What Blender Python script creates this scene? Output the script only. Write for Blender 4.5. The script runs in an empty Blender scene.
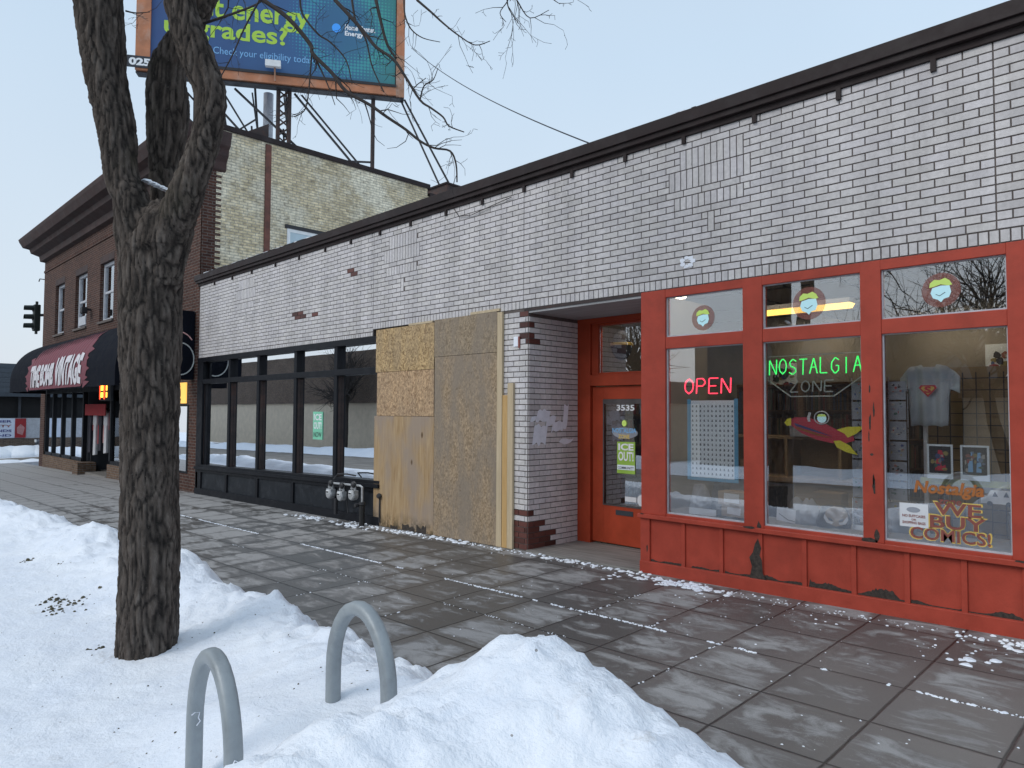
import bpy, bmesh, math, random
from mathutils import Vector, Matrix, noise
R = math.radians
random.seed(7)
C = bpy.context.scene.collection
scn = bpy.context.scene

# ------------------------------------------------------------------ helpers
def gz(x, y):                       # the pavement: falls to the left and to the kerb
    return .0165*(x+7) + .02*y

def wl(o):
    v = Vector((0, 0, 0))
    while o is not None:
        v += o.location; o = o.parent
    return v

def tag(o, label=None, cat=None, group=None, kind=None):
    if label: o['label'] = label
    if cat: o['category'] = cat
    if group: o['group'] = group
    if kind: o['kind'] = kind
    return o

def thing(name, label, cat, loc=(0, 0, 0), group=None):
    o = bpy.data.objects.new(name, None); C.objects.link(o)
    o.location = loc; o.empty_display_size = .1
    return tag(o, label, cat, group)

class MB:
    def __init__(s):
        s.bm = bmesh.new(); s.col = None
    def box(s, x0, x1, y0, y1, z0, z1):
        b = s.bm
        v = [b.verts.new(p) for p in ((x0,y0,z0),(x1,y0,z0),(x1,y1,z0),(x0,y1,z0),(x0,y0,z1),(x1,y0,z1),(x1,y1,z1),(x0,y1,z1))]
        for f in ((0,3,2,1),(4,5,6,7),(0,1,5,4),(1,2,6,5),(2,3,7,6),(3,0,4,7)):
            b.faces.new([v[i] for i in f])
        return s
    def hexa(s, pts):               # 8 points, bottom ring then top ring
        v = [s.bm.verts.new(p) for p in pts]
        for f in ((0,3,2,1),(4,5,6,7),(0,1,5,4),(1,2,6,5),(2,3,7,6),(3,0,4,7)):
            s.bm.faces.new([v[i] for i in f])
        return s
    def poly(s, pts):
        s.bm.faces.new([s.bm.verts.new(p) for p in pts]); return s
    def prism(s, pts, d):           # polygon extruded by vector d
        d = Vector(d); a = [s.bm.verts.new(p) for p in pts]; b = [s.bm.verts.new(Vector(p)+d) for p in pts]
        n = len(pts)
        s.bm.faces.new(a[::-1]); s.bm.faces.new(b)
        for i in range(n):
            s.bm.faces.new((a[i], a[(i+1)%n], b[(i+1)%n], b[i]))
        return s
    def bar(s, p, q, w, h=None):    # square bar between two points
        h = h or w; p = Vector(p); q = Vector(q); d = (q-p).normalized()
        u = d.cross(Vector((0,0,1)))
        if u.length < .01: u = Vector((1,0,0))
        u.normalize(); v = u.cross(d)
        P = []
        for c in (p, q):
            for a, b_ in ((-1,-1),(1,-1),(1,1),(-1,1)):
                P.append(c + u*a*w/2 + v*b_*h/2)
        return s.hexa(P)
    def tube(s, pts, rad, n=8, caps=True, sq=0):
        pts = [Vector(p) for p in pts]
        if not hasattr(rad, '__len__'): rad = [rad]*len(pts)
        rings = []; u = None
        for i, p in enumerate(pts):
            if i == 0: d = pts[1]-p
            elif i == len(pts)-1: d = p-pts[i-1]
            else: d = pts[i+1]-pts[i-1]
            if d.length < 1e-9: d = Vector((0,0,1))
            d.normalize()
            if u is None:
                u = d.cross(Vector((0,1,0)))
                if u.length < .1: u = d.cross(Vector((1,0,0)))
            u = u - d*u.dot(d); u.normalize(); w = d.cross(u)
            ring = []
            for k in range(n):
                a = 2*math.pi*(k+.5)/n
                ca, sa = math.cos(a), math.sin(a)
                f = 1.0
                if sq: f = 1/((abs(ca)**sq+abs(sa)**sq)**(1/sq))
                ring.append(s.bm.verts.new(p + (u*ca + w*sa)*rad[i]*f))
            rings.append(ring)
        for a, b in zip(rings, rings[1:]):
            for k in range(n):
                s.bm.faces.new((a[k], a[(k+1)%n], b[(k+1)%n], b[k]))
        if caps and n > 2:
            s.bm.faces.new(rings[0][::-1]); s.bm.faces.new(rings[-1])
        return s
    def lathe(s, c, prof, n=16, axis='z'):   # prof = (radius, height)
        c = Vector(c); rings = []
        for r, h in prof:
            ring = []
            for k in range(n):
                a = 2*math.pi*k/n
                if axis == 'z': q = Vector((r*math.cos(a), r*math.sin(a), h))
                elif axis == 'y': q = Vector((r*math.cos(a), h, r*math.sin(a)))
                else: q = Vector((h, r*math.cos(a), r*math.sin(a)))
                ring.append(s.bm.verts.new(c+q))
            rings.append(ring)
        for a, b in zip(rings, rings[1:]):
            for k in range(n): s.bm.faces.new((a[k], a[(k+1)%n], b[(k+1)%n], b[k]))
        s.bm.faces.new(rings[0][::-1]); s.bm.faces.new(rings[-1])
        return s
    def brick(s, o, u, n_, a, b, z0, z1, d, col):   # brick on a wall plane: origin, along, outward
        if s.col is None: s.col = s.bm.loops.layers.float_color.new('tone')
        e = .0012
        P = []
        for dd, ee in ((0, 0), (d, e)):
            for uu, zz in ((a+ee, z0+ee), (b-ee, z0+ee), (b-ee, z1-ee), (a+ee, z1-ee)):
                P.append(s.bm.verts.new(Vector((o[0], o[1], 0)) + u*uu + n_*dd + Vector((0,0,zz))))
        for f in ((4,5,6,7),(0,1,5,4),(1,2,6,5),(2,3,7,6),(3,0,4,7)):
            fc = s.bm.faces.new([P[i] for i in f])
            for l in fc.loops: l[s.col] = (*col, 1)
    def build(s, name, mat=None, parent=None, smooth=False, bevel=0, recalc=True):
        if recalc: bmesh.ops.recalc_face_normals(s.bm, faces=s.bm.faces)
        me = bpy.data.meshes.new(name)
        if parent is not None:
            off = wl(parent)
            for v in s.bm.verts: v.co -= off
        s.bm.to_mesh(me); s.bm.free()
        o = bpy.data.objects.new(name, me); C.objects.link(o)
        if parent is not None: o.parent = parent
        if mat: me.materials.append(mat)
        if smooth:
            for p in me.polygons: p.use_smooth = True
        if bevel:
            m = o.modifiers.new('bevel', 'BEVEL'); m.width = bevel; m.segments = 2; m.limit_method = 'ANGLE'
        return o

def split_build(mb, name, mat, parent, bevel=0):
    bm = mb.bm; bmesh.ops.recalc_face_normals(bm, faces=bm.faces); seen = set(); bm.verts.index_update(); outs = []
    for v in list(bm.verts):
        if v in seen: continue
        st = [v]; comp = []; seen.add(v)
        while st:
            q = st.pop(); comp.append(q)
            for e in q.link_edges:
                o = e.other_vert(q)
                if o not in seen: seen.add(o); st.append(o)
        ix = {q: i for i, q in enumerate(comp)}; off = wl(parent) if parent else Vector((0,0,0))
        fs = {f for q in comp for f in q.link_faces}
        me = bpy.data.meshes.new(name); me.from_pydata([tuple(q.co-off) for q in comp], [], [[ix[q] for q in f.verts] for f in fs]); me.materials.append(mat)
        o = bpy.data.objects.new(name, me); C.objects.link(o)
        if parent: o.parent = parent
        if bevel:
            m = o.modifiers.new('bevel', 'BEVEL'); m.width = bevel; m.segments = 2; m.limit_method = 'ANGLE'
        outs.append(o)
    bm.free(); return outs

def box(name, mat, parent, *a, bevel=0):
    return MB().box(*a).build(name, mat, parent, bevel=bevel)

def kids(o): return [c for c in bpy.data.objects if c.parent == o]
def copy_tree(o, parent=None):
    c = o.copy(); C.objects.link(c)
    if parent is not None: c.parent = parent
    for ch in kids(o): copy_tree(ch, c)
    return c

def text_mesh(body, size=1, bold=0, ext=0, res=3, spacing=1.0, shear=0):
    cu = bpy.data.curves.new('lettering', 'FONT'); cu.body = body; cu.size = size
    cu.offset = bold; cu.extrude = ext; cu.resolution_u = res; cu.align_x = 'LEFT'; cu.space_character = spacing; cu.shear = shear
    ob = bpy.data.objects.new('lettering_curve', cu); C.objects.link(ob)
    dg = bpy.context.evaluated_depsgraph_get(); dg.update()
    me = bpy.data.meshes.new_from_object(ob.evaluated_get(dg))
    bpy.data.objects.remove(ob); bpy.data.curves.remove(cu)
    return me
def lettering(body, org, w, h, mat, parent, name='lettering', ux=(1,0,0), uz=(0,0,1), bold=.02, ext=0.0, fn=None, shear=0, spacing=1.0):
    """text fitted into w x h whose lower left corner is org, reading along ux"""
    me = text_mesh(body, 1, bold, ext, spacing=spacing, shear=shear)
    if not me.vertices: return None
    if fn:
        b_ = bmesh.new(); b_.from_mesh(me)
        for k in range(12):
            bmesh.ops.bisect_plane(b_, geom=b_.verts[:]+b_.edges[:]+b_.faces[:], plane_co=(0,-.2+k*.09,0), plane_no=(0,1,0))
        b_.to_mesh(me); b_.free()
    xs = [v.co.x for v in me.vertices]; ys = [v.co.y for v in me.vertices]
    x0, x1, y0, y1 = min(xs), max(xs), min(ys), max(ys)
    org = Vector(org or (0,0,0)); ux = Vector(ux); uz = Vector(uz); nn = ux.cross(uz)
    off = wl(parent) if parent else Vector((0,0,0))
    for v in me.vertices:
        a = (v.co.x-x0)/(x1-x0); b = (v.co.y-y0)/(y1-y0)
        if fn: p = Vector(fn(a, b, v.co.z))
        else: p = org + ux*a*w + uz*b*h + nn*v.co.z
        v.co = p - off
    o = bpy.data.objects.new(name, me); C.objects.link(o)
    if parent: o.parent = parent
    me.materials.clear(); me.materials.append(mat)
    return o

# ------------------------------------------------------------------ materials
MATS = {}
def newmat(name):
    m = bpy.data.materials.new(name); m.use_nodes = True; nt = m.node_tree; nt.nodes.clear()
    out = nt.nodes.new('ShaderNodeOutputMaterial')
    return m, nt, out
def N(nt, t, **kw):
    n = nt.nodes.new(t)
    for k, v in kw.items():
        if k.startswith('i_'): n.inputs[k[2:].replace('_', ' ')].default_value = v
        else: setattr(n, k, v)
    return n
def coords(nt, scale=(1,1,1), loc=(0,0,0), rot=(0,0,0)):
    g = N(nt, 'ShaderNodeNewGeometry'); mp = N(nt, 'ShaderNodeMapping')
    mp.inputs['Scale'].default_value = scale; mp.inputs['Location'].default_value = loc; mp.inputs['Rotation'].default_value = rot
    nt.links.new(g.outputs['Position'], mp.inputs['Vector'])
    return mp.outputs['Vector']
def noi(nt, vec, scale=5, detail=4, rough=.55, dist=0):
    n = N(nt, 'ShaderNodeTexNoise'); n.inputs['Scale'].default_value = scale; n.inputs['Detail'].default_value = detail
    n.inputs['Roughness'].default_value = rough; n.inputs['Distortion'].default_value = dist
    nt.links.new(vec, n.inputs['Vector']); return n.outputs['Fac']
def ramp(nt, fac, stops):
    r = N(nt, 'ShaderNodeValToRGB'); e = r.color_ramp.elements
    while len(e) < len(stops): e.new(.5)
    for k, (p, c) in enumerate(stops):
        e[k].position = p; e[k].color = (*c, 1) if hasattr(c, '__len__') else (c, c, c, 1)
    nt.links.new(fac, r.inputs['Fac']); return r.outputs['Color']
def mixc(nt, fac, a, b, mode='MIX'):
    m = N(nt, 'ShaderNodeMix', data_type='RGBA', blend_type=mode)
    for s, v in ((0, fac), (6, a), (7, b)):
        if hasattr(v, 'is_linked') or isinstance(v, bpy.types.NodeSocket): nt.links.new(v, m.inputs[s])
        elif hasattr(v, '__len__'): m.inputs[s].default_value = (*v, 1)
        else: m.inputs[s].default_value = v if s == 0 else (v, v, v, 1)
    return m.outputs[2]
def mth(nt, op, a, b=0.0, c=0.0, clamp=False):
    m = N(nt, 'ShaderNodeMath', operation=op); m.use_clamp = clamp
    for i, v in enumerate((a, b, c)):
        if isinstance(v, bpy.types.NodeSocket): nt.links.new(v, m.inputs[i])
        else: m.inputs[i].default_value = v
    return m.outputs[0]
def bsdf(nt, out, color, rough=.6, metal=0, spec=.5, bump=None, bstr=.2, bdist=.01, emit=None, estr=0):
    p = N(nt, 'ShaderNodeBsdfPrincipled')
    for s, v in (('Base Color', color), ('Roughness', rough), ('Metallic', metal), ('Specular IOR Level', spec)):
        if isinstance(v, bpy.types.NodeSocket): nt.links.new(v, p.inputs[s])
        elif hasattr(v, '__len__'): p.inputs[s].default_value = (*v, 1)
        else: p.inputs[s].default_value = v
    if bump is not None:
        b = N(nt, 'ShaderNodeBump'); b.inputs['Strength'].default_value = bstr; b.inputs['Distance'].default_value = bdist
        nt.links.new(bump, b.inputs['Height']); nt.links.new(b.outputs['Normal'], p.inputs['Normal'])
    if emit: p.inputs['Emission Color'].default_value = (*emit, 1); p.inputs['Emission Strength'].default_value = estr
    nt.links.new(p.outputs[0], out.inputs['Surface']); return p

def paint(name, col, rough=.5, var=.12, scale=6, bump=.15, dirt=None, dirt_amt=.35, metal=0, stretch=(1,1,1), bscale=60, spec=.5):
    m, nt, out = newmat(name)
    v = coords(nt, stretch)
    n1 = noi(nt, v, scale, 5, .6)
    lo = tuple(c*(1-var) for c in col); hi = tuple(min(1, c*(1+var)) for c in col)
    c = ramp(nt, n1, [(.3, lo), (.7, hi)])
    if dirt:
        n2 = noi(nt, v, scale*.4+.7, 6, .7)
        c = mixc(nt, ramp(nt, n2, [(.5, 0.0), (.72, dirt_amt)]), c, dirt)
    nb = noi(nt, v, bscale, 4, .6)
    r = ramp(nt, n1, [(.3, max(0, rough-.1)), (.7, min(1, rough+.1))])
    bsdf(nt, out, c, r, metal, spec, nb, bump, .004)
    return m
def emis(name, col, s):
    m, nt, out = newmat(name)
    bsdf(nt, out, tuple(c*.5 for c in col), .4, emit=col, estr=s); return m

def brick_geo_mat():
    m, nt, out = newmat('glazed_brick')
    a = N(nt, 'ShaderNodeAttribute', attribute_name='tone')
    v = coords(nt)
    n1 = noi(nt, v, 25, 4, .65); n2 = noi(nt, coords(nt, (1.6,1.6,.22)), 1.5, 6, .68); n3 = noi(nt, v, 160, 3, .6)
    c = mixc(nt, 1.0, a.outputs['Color'], ramp(nt, n1, [(.3, .84), (.65, 1.05)]), 'MULTIPLY')
    c = mixc(nt, 1.0, c, ramp(nt, n2, [(.32, .80), (.58, 1.04)]), 'MULTIPLY')
    c = mixc(nt, ramp(nt, n3, [(.66, 0.0), (.76, .5)]), c, (.16,.13,.12))
    bsdf(nt, out, c, ramp(nt, n1, [(.3, .4), (.7, .65)]), 0, .4, mth(nt, 'ADD', n1, n3), .35, .003)
    return m
def sidewalk_mat():
    m, nt, out = newmat('wet_concrete_flags')
    g = N(nt, 'ShaderNodeNewGeometry'); sp = N(nt, 'ShaderNodeSeparateXYZ'); nt.links.new(g.outputs['Position'], sp.inputs[0])
    S = .603
    def cell(o, off):
        t = mth(nt, 'DIVIDE', mth(nt, 'ADD', o, off), S)
        fr = mth(nt, 'FRACT', t); fl = mth(nt, 'FLOOR', t)
        ed = mth(nt, 'MULTIPLY', mth(nt, 'MINIMUM', fr, mth(nt, 'SUBTRACT', 1.0, fr)), S)
        return fl, ed
    wob = mth(nt, 'MULTIPLY', mth(nt, 'SUBTRACT', noi(nt, coords(nt), 9, 2), .5), .012)
    fx, ex = cell(mth(nt, 'ADD', sp.outputs[0], wob), 60.3+1.36-.3+.3); fy, ey = cell(mth(nt, 'ADD', sp.outputs[1], wob), 60.3+1.53)
    ed = mth(nt, 'MINIMUM', ex, ey)
    cb = N(nt, 'ShaderNodeCombineXYZ'); nt.links.new(fx, cb.inputs[0]); nt.links.new(fy, cb.inputs[1])
    wn = N(nt, 'ShaderNodeTexWhiteNoise', noise_dimensions='3D'); nt.links.new(cb.outputs[0], wn.inputs['Vector'])
    rnd = wn.outputs['Value']
    # dry salt-bleached middles, dark wet rims
    n1 = noi(nt, coords(nt, (1.5, 3.6, 1)), 1.9, 10, .70, .8); n0 = noi(nt, coords(nt, (.5,.9,1), (3,5,0)), 1.0, 3, .5); n4 = noi(nt, coords(nt, (1,1,1)), 22, 4, .7)
    far = mth(nt, 'MULTIPLY', mth(nt, 'SUBTRACT', mth(nt, 'MULTIPLY', sp.outputs[0], -1.0), 6.0), .022, clamp=True)
    k = mth(nt, 'ADD', mth(nt, 'MULTIPLY', rnd, .18), mth(nt, 'MULTIPLY', mth(nt, 'MINIMUM', ed, .13), 1.5))
    k = mth(nt, 'ADD', k, mth(nt, 'MULTIPLY', n0, .3))
    k = mth(nt, 'ADD', k, mth(nt, 'MULTIPLY', n1, 1.25))
    k = mth(nt, 'ADD', k, mth(nt, 'MULTIPLY', n4, .16))
    k = mth(nt, 'ADD', k, far)
    dry = ramp(nt, mth(nt, 'SUBTRACT', k, .575), [(.50, 0.0), (.57, .40), (.70, .9)])
    agg = noi(nt, coords(nt), 140, 3, .7)
    wet = mixc(nt, agg, (.080,.076,.072), (.138,.132,.126))
    wet = mixc(nt, 1.0, wet, ramp(nt, rnd, [(0, .82), (1, 1.22)]), 'MULTIPLY')
    dryc = mixc(nt, agg, (.25,.245,.24), (.40,.395,.39))
    c = mixc(nt, dry, wet, dryc)
    # salt grains
    vo = N(nt, 'ShaderNodeTexVoronoi'); vo.inputs['Scale'].default_value = 75; nt.links.new(coords(nt), vo.inputs['Vector'])
    gm = mth(nt, 'MULTIPLY', mth(nt, 'LESS_THAN', vo.outputs['Distance'], .13), mth(nt, 'GREATER_THAN', n0, .45))
    c = mixc(nt, mth(nt, 'MULTIPLY', gm, .5), c, (.5,.5,.5))
    jt = ramp(nt, ed, [(.004, 1.0), (.0095, 0.0)])
    c = mixc(nt, jt, c, (.018,.016,.015))
    rough = mixc(nt, dry, .42, .85)
    h = mth(nt, 'ADD', mth(nt, 'MULTIPLY', agg, .25), mth(nt, 'MULTIPLY', jt, -2.0))
    bsdf(nt, out, c, rough, 0, .4, h, .5, .004)
    return m
def shader_bricks(name, c1, c2, mort, axis='x', scale=1, mottled=None, off=0):
    m, nt, out = newmat(name)
    g = N(nt, 'ShaderNodeNewGeometry'); sp = N(nt, 'ShaderNodeSeparateXYZ'); nt.links.new(g.outputs['Position'], sp.inputs[0])
    cb = N(nt, 'ShaderNodeCombineXYZ'); nt.links.new(mth(nt, 'ADD', sp.outputs[0], sp.outputs[1]), cb.inputs[0])
    nt.links.new(sp.outputs[2], cb.inputs[1])
    b = N(nt, 'ShaderNodeTexBrick'); nt.links.new(cb.outputs[0], b.inputs['Vector'])
    b.inputs['Color1'].default_value = (*c1,1); b.inputs['Color2'].default_value = (*c2,1); b.inputs['Mortar'].default_value = (*mort,1)
    b.inputs['Scale'].default_value = 1; b.inputs['Brick Width'].default_value = .205; b.inputs['Row Height'].default_value = .068
    b.inputs['Mortar Size'].default_value = .009; b.inputs['Mortar Smooth'].default_value = .3; b.inputs['Bias'].default_value = 0
    c = b.outputs['Color']
    v = coords(nt)
    if mottled:
        na = noi(nt, v, 1.1, 6, .7); nb = noi(nt, coords(nt, (1,2.2,7)), 1.9, 4, .7)
        c = mixc(nt, ramp(nt, na, [(.45, 0.0), (.58, .8)]), c, mottled[0])
        c = mixc(nt, ramp(nt, nb, [(.55, 0.0), (.68, .65)]), c, mottled[1])
        c = mixc(nt, mth(nt, 'MULTIPLY', b.outputs['Fac'], .55), c, tuple(x*.55 for x in mort))
    c = mixc(nt, 1.0, c, ramp(nt, noi(nt, v, 9, 5, .7), [(.3, .65), (.7, 1.25)]), 'MULTIPLY')
    c = mixc(nt, 1.0, c, ramp(nt, noi(nt, v, .6, 4, .6), [(.3, .78), (.7, 1.1)]), 'MULTIPLY')
    hh = mth(nt, 'SUBTRACT', noi(nt, v, 30, 3), mth(nt, 'MULTIPLY', b.outputs['Fac'], 1.5))
    bsdf(nt, out, c, .85, 0, .2, hh, .7, .01)
    return m
def osb_mat(name, base, dark, grey=0.0, scale=1):
    m, nt, out = newmat(name)
    v = coords(nt, (1,1,1)); vo = N(nt, 'ShaderNodeTexVoronoi'); vo.inputs['Scale'].default_value = 42*scale; vo.inputs['Randomness'].default_value = 1
    wv = mixc(nt, .18, v, N(nt, 'ShaderNodeTexNoise').outputs['Color'], 'ADD')
    nt.links.new(wv, vo.inputs['Vector'])
    sp = N(nt, 'ShaderNodeSeparateColor'); nt.links.new(vo.outputs['Color'], sp.inputs[0])
    c = ramp(nt, sp.outputs[0], [(0, dark), (.5, base), (1, tuple(min(1, x*1.25) for x in base))])
    v2 = N(nt, 'ShaderNodeTexVoronoi'); v2.inputs['Scale'].default_value = 60*scale; nt.links.new(coords(nt, (1,1,.5), rot=(0,.6,0)), v2.inputs['Vector'])
    s2 = N(nt, 'ShaderNodeSeparateColor'); nt.links.new(v2.outputs['Color'], s2.inputs[0])
    c = mixc(nt, 1.0, c, ramp(nt, s2.outputs[1], [(0, .72), (1, 1.15)]), 'MULTIPLY')
    n = noi(nt, coords(nt, (2,2,.7)), 1.6, 6, .65)
    c = mixc(nt, ramp(nt, n, [(.38, 0.0), (.60, grey)]), c, (.245,.205,.165))
    c = mixc(nt, ramp(nt, noi(nt, v, 11, 5, .75), [(.60, 0.0), (.70, .6)]), c, (.11,.075,.045))
    bsdf(nt, out, c, .8, 0, .2, sp.outputs[0], .4, .003)
    return m
def ply_mat():
    m, nt, out = newmat('pale_plywood')
    n = noi(nt, coords(nt, (9,9,.7)), 2.2, 6, .6, 1.2)
    c = ramp(nt, n, [(.3, (.29,.185,.095)), (.5, (.40,.275,.15)), (.7, (.46,.34,.205))])
    n2 = noi(nt, coords(nt, (1.2,1.2,.5)), 1.5, 4, .6)
    c = mixc(nt, ramp(nt, n2, [(.42, 0.0), (.56, .8)]), c, (.31,.25,.205))
    vo = N(nt, 'ShaderNodeTexVoronoi'); vo.inputs['Scale'].default_value = 4.2; nt.links.new(coords(nt, (1,1,.55)), vo.inputs['Vector'])
    c = mixc(nt, ramp(nt, vo.outputs['Distance'], [(.07, .9), (.13, 0.0)]), c, (.10,.055,.025))
    sp = N(nt, 'ShaderNodeSeparateXYZ'); g = N(nt, 'ShaderNodeNewGeometry'); nt.links.new(g.outputs['Position'], sp.inputs[0])
    c = mixc(nt, mth(nt, 'MULTIPLY', ramp(nt, sp.outputs[2], [(0.0, 1.0), (.22, 0.0)]), ramp(nt, noi(nt, coords(nt), 9, 5, .7), [(.4, 0.0), (.55, .85)])), c, (.07,.055,.03))
    bsdf(nt, out, c, .75, 0, .25, n, .3, .003)
    return m
def wood(name, a, b, stretch=(14,14,.8), rough=.7):
    m, nt, out = newmat(name)
    n = noi(nt, coords(nt, stretch), 2, 6, .6, .8)
    bsdf(nt, out, ramp(nt, n, [(.3, a), (.7, b)]), rough, 0, .3, n, .3, .003); return m
def snow_mat():
    m, nt, out = newmat('old_snow')
    v = coords(nt)
    n1 = noi(nt, v, 2.2, 6, .6); n2 = noi(nt, v, 32, 4, .62); n3 = noi(nt, v, 9, 5, .75); n4 = noi(nt, coords(nt, (1,1,1), (7,3,1)), .8, 3, .5)
    c = ramp(nt, n1, [(.3, (.76,.81,.89)), (.7, (.86,.895,.94))])
    gate = ramp(nt, n4, [(.5, 0.0), (.62, 1.0)])
    c = mixc(nt, mth(nt, 'MULTIPLY', ramp(nt, n3, [(.58, 0.0), (.70, .5)]), gate), c, (.42,.40,.38))
    vo = N(nt, 'ShaderNodeTexVoronoi'); vo.inputs['Scale'].default_value = 14; nt.links.new(v, vo.inputs['Vector'])
    sc = N(nt, 'ShaderNodeSeparateColor'); nt.links.new(vo.outputs['Color'], sc.inputs[0])
    sk = mth(nt, 'MULTIPLY', mth(nt, 'LESS_THAN', vo.outputs['Distance'], .075), mth(nt, 'GREATER_THAN', sc.outputs[0], .66))
    c = mixc(nt, mth(nt, 'MULTIPLY', sk, .7), c, (.16,.13,.10))
    p = bsdf(nt, out, c, .6, 0, .3, mth(nt, 'ADD', n2, mth(nt, 'MULTIPLY', n3, 1.8)), .5, .018)
    p.inputs['Subsurface Weight'].default_value = .0
    return m
def bark_mat():
    m, nt, out = newmat('ridged_bark')
    a = N(nt, 'ShaderNodeAttribute', attribute_name='groove')
    v = coords(nt, (1,1,.28)); n1 = noi(nt, v, 22, 6, .7, .4); n2 = noi(nt, coords(nt), 1.8, 4, .6); n3 = noi(nt, coords(nt), 70, 3, .6)
    c = ramp(nt, n1, [(.28, (.040,.031,.026)), (.5, (.105,.086,.073)), (.75, (.20,.172,.15))])
    c = mixc(nt, a.outputs['Fac'], c, (.014,.012,.011))
    c = mixc(nt, ramp(nt, n2, [(.60, 0.0), (.74, .25)]), c, (.12,.11,.07))
    c = mixc(nt, ramp(nt, n3, [(.62, 0.0), (.74, .4)]), c, (.19,.175,.16))
    bsdf(nt, out, c, .9, 0, .2, mth(nt, 'ADD', n1, mth(nt, 'MULTIPLY', n3, .3)), .9, .018)
    return m
def glass_mat(name, boost=.06, k=1.25, ior=1.6, tint=(1,1,1)):
    m, nt, out = newmat(name)
    f = N(nt, 'ShaderNodeFresnel'); f.inputs['IOR'].default_value = ior
    t = N(nt, 'ShaderNodeBsdfTransparent'); t.inputs[0].default_value = (*tint, 1)
    gl = N(nt, 'ShaderNodeBsdfGlossy'); gl.inputs['Roughness'].default_value = 0.0; gl.inputs[0].default_value = (.95,.97,1,1)
    b = N(nt, 'ShaderNodeBump'); b.inputs['Strength'].default_value = .02; b.inputs['Distance'].default_value = .02
    nt.links.new(noi(nt, coords(nt), 1.2, 2), b.inputs['Height']); nt.links.new(b.outputs[0], gl.inputs['Normal'])
    mx = N(nt, 'ShaderNodeMixShader')
    nt.links.new(mth(nt, 'MULTIPLY_ADD', f.outputs[0], k, boost, clamp=True), mx.inputs[0])
    nt.links.new(t.outputs[0], mx.inputs[1]); nt.links.new(gl.outputs[0], mx.inputs[2]); nt.links.new(mx.outputs[0], out.inputs['Surface'])
    return m

M = MATS
M['brick'] = brick_geo_mat()
M['mortar'] = paint('brown_mortar', (.115,.096,.088), .9, .25, 12, .5)
M['walk'] = sidewalk_mat()
M['brown_brick'] = shader_bricks('brown_face_brick', (.105,.048,.034), (.065,.030,.024), (.15,.125,.11))
M['cream_brick'] = shader_bricks('cream_common_brick', (.78,.66,.43), (.52,.43,.275), (.48,.44,.36), mottled=((.84,.78,.62), (.21,.17,.115)))
M['low_brick'] = shader_bricks('tan_base_brick', (.20,.13,.085), (.14,.085,.058), (.2,.18,.16))
M['far_brick'] = shader_bricks('far_brick', (.16,.11,.08), (.11,.075,.06), (.2,.18,.16))
M['coping'] = paint('dark_brown_metal', (.026,.018,.018), .6, .25, 4, .1, dirt=(.07,.06,.06), dirt_amt=.4, spec=.2)
M['coping_grey'] = paint('weathered_metal', (.07,.06,.06), .5, .3, 6, .1)
M['red'] = paint('brick_red_paint', (.385,.058,.035), .5, .12, 5, .3, dirt=(.23,.04,.026), dirt_amt=.5, spec=.25)
M['doorred'] = paint('orange_red_paint', (.36,.050,.020), .5, .14, 4, .2, dirt=(.22,.035,.012), dirt_amt=.5, spec=.25)
M['rot'] = paint('rotten_wood', (.045,.036,.030), .95, .6, 40, .8)
M['black'] = paint('black_paint', (.0085,.0095,.013), .5, .2, 6, .15, dirt=(.03,.03,.034), dirt_amt=.4, spec=.2)
M['blackpanel'] = paint('scuffed_black_panel', (.013,.016,.021), .5, .3, 8, .3, dirt=(.05,.055,.065), dirt_amt=.7, spec=.25)
M['osb'] = osb_mat('osb_board', (.47,.33,.17), (.26,.165,.08), .3)
M['osb2'] = osb_mat('reddish_osb_board', (.47,.32,.19), (.31,.195,.11), .25)
M['osb3'] = osb_mat('weathered_osb_board', (.31,.24,.16), (.23,.17,.11), .7)
M['osb4'] = osb_mat('grey_osb_board', (.335,.25,.165), (.275,.20,.125), .8)
M['ply'] = ply_mat()
M['lumber'] = wood('new_lumber', (.44,.35,.225), (.58,.47,.32))
M['lumber2'] = wood('orange_lumber', (.45,.27,.10), (.58,.38,.17))
M['oldwood'] = wood('weathered_deck', (.13,.12,.11), (.30,.285,.265), (.8,14,14))
M['ceil'] = wood('grey_ceiling_boards', (.26,.26,.26), (.42,.42,.43), (.6,9,9))
M['snow'] = snow_mat()
M['bark'] = bark_mat()
M['twig'] = paint('twig_bark', (.035,.029,.027), .9, .3, 20, .3)
M['glass'] = glass_mat('shop_glass', .15, 1.0, 1.5)
M['glass_dark'] = glass_mat('dark_glass', .80, 1.0, 1.6)
M['glass_up'] = glass_mat('upstairs_glass', .25, 1.2, 1.6)
M['rack'] = paint('galvanised_steel', (.29,.32,.335), .5, .14, 9, .25, metal=.25, dirt=(.15,.16,.17), dirt_amt=.5)
M['white'] = paint('white_paint', (.72,.73,.73), .5, .08, 6, .1)
M['offwhite'] = paint('grey_white_paint', (.46,.48,.52), .6, .15, 9, .2)
M['patch'] = paint('grey_cover_paint', (.80,.83,.90), .7, .08, 12, .4)
M['steel'] = paint('rusty_steel', (.045,.032,.030), .8, .5, 6, .4, dirt=(.11,.045,.03), dirt_amt=.7)
M['darksteel'] = paint('dark_steel', (.02,.02,.024), .6, .3, 6, .2)
M['meter'] = paint('meter_grey', (.45,.46,.47), .4, .15, 20, .2, metal=.3)
M['meterdark'] = paint('pipe_dark', (.03,.03,.033), .5, .3, 20, .2)
M['rubber'] = paint('black_rubber', (.015,.015,.015), .7, .2, 9, .1)
M['awn'] = paint('black_canvas', (.006,.0075,.013), .9, .25, 5, .3, spec=.12)
M['flare'] = paint('faded_red_print', (.17,.045,.062), .8, .2, 9, .2)
M['print_white'] = paint('print_white', (.62,.60,.63), .8, .1, 9, .2)
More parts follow.
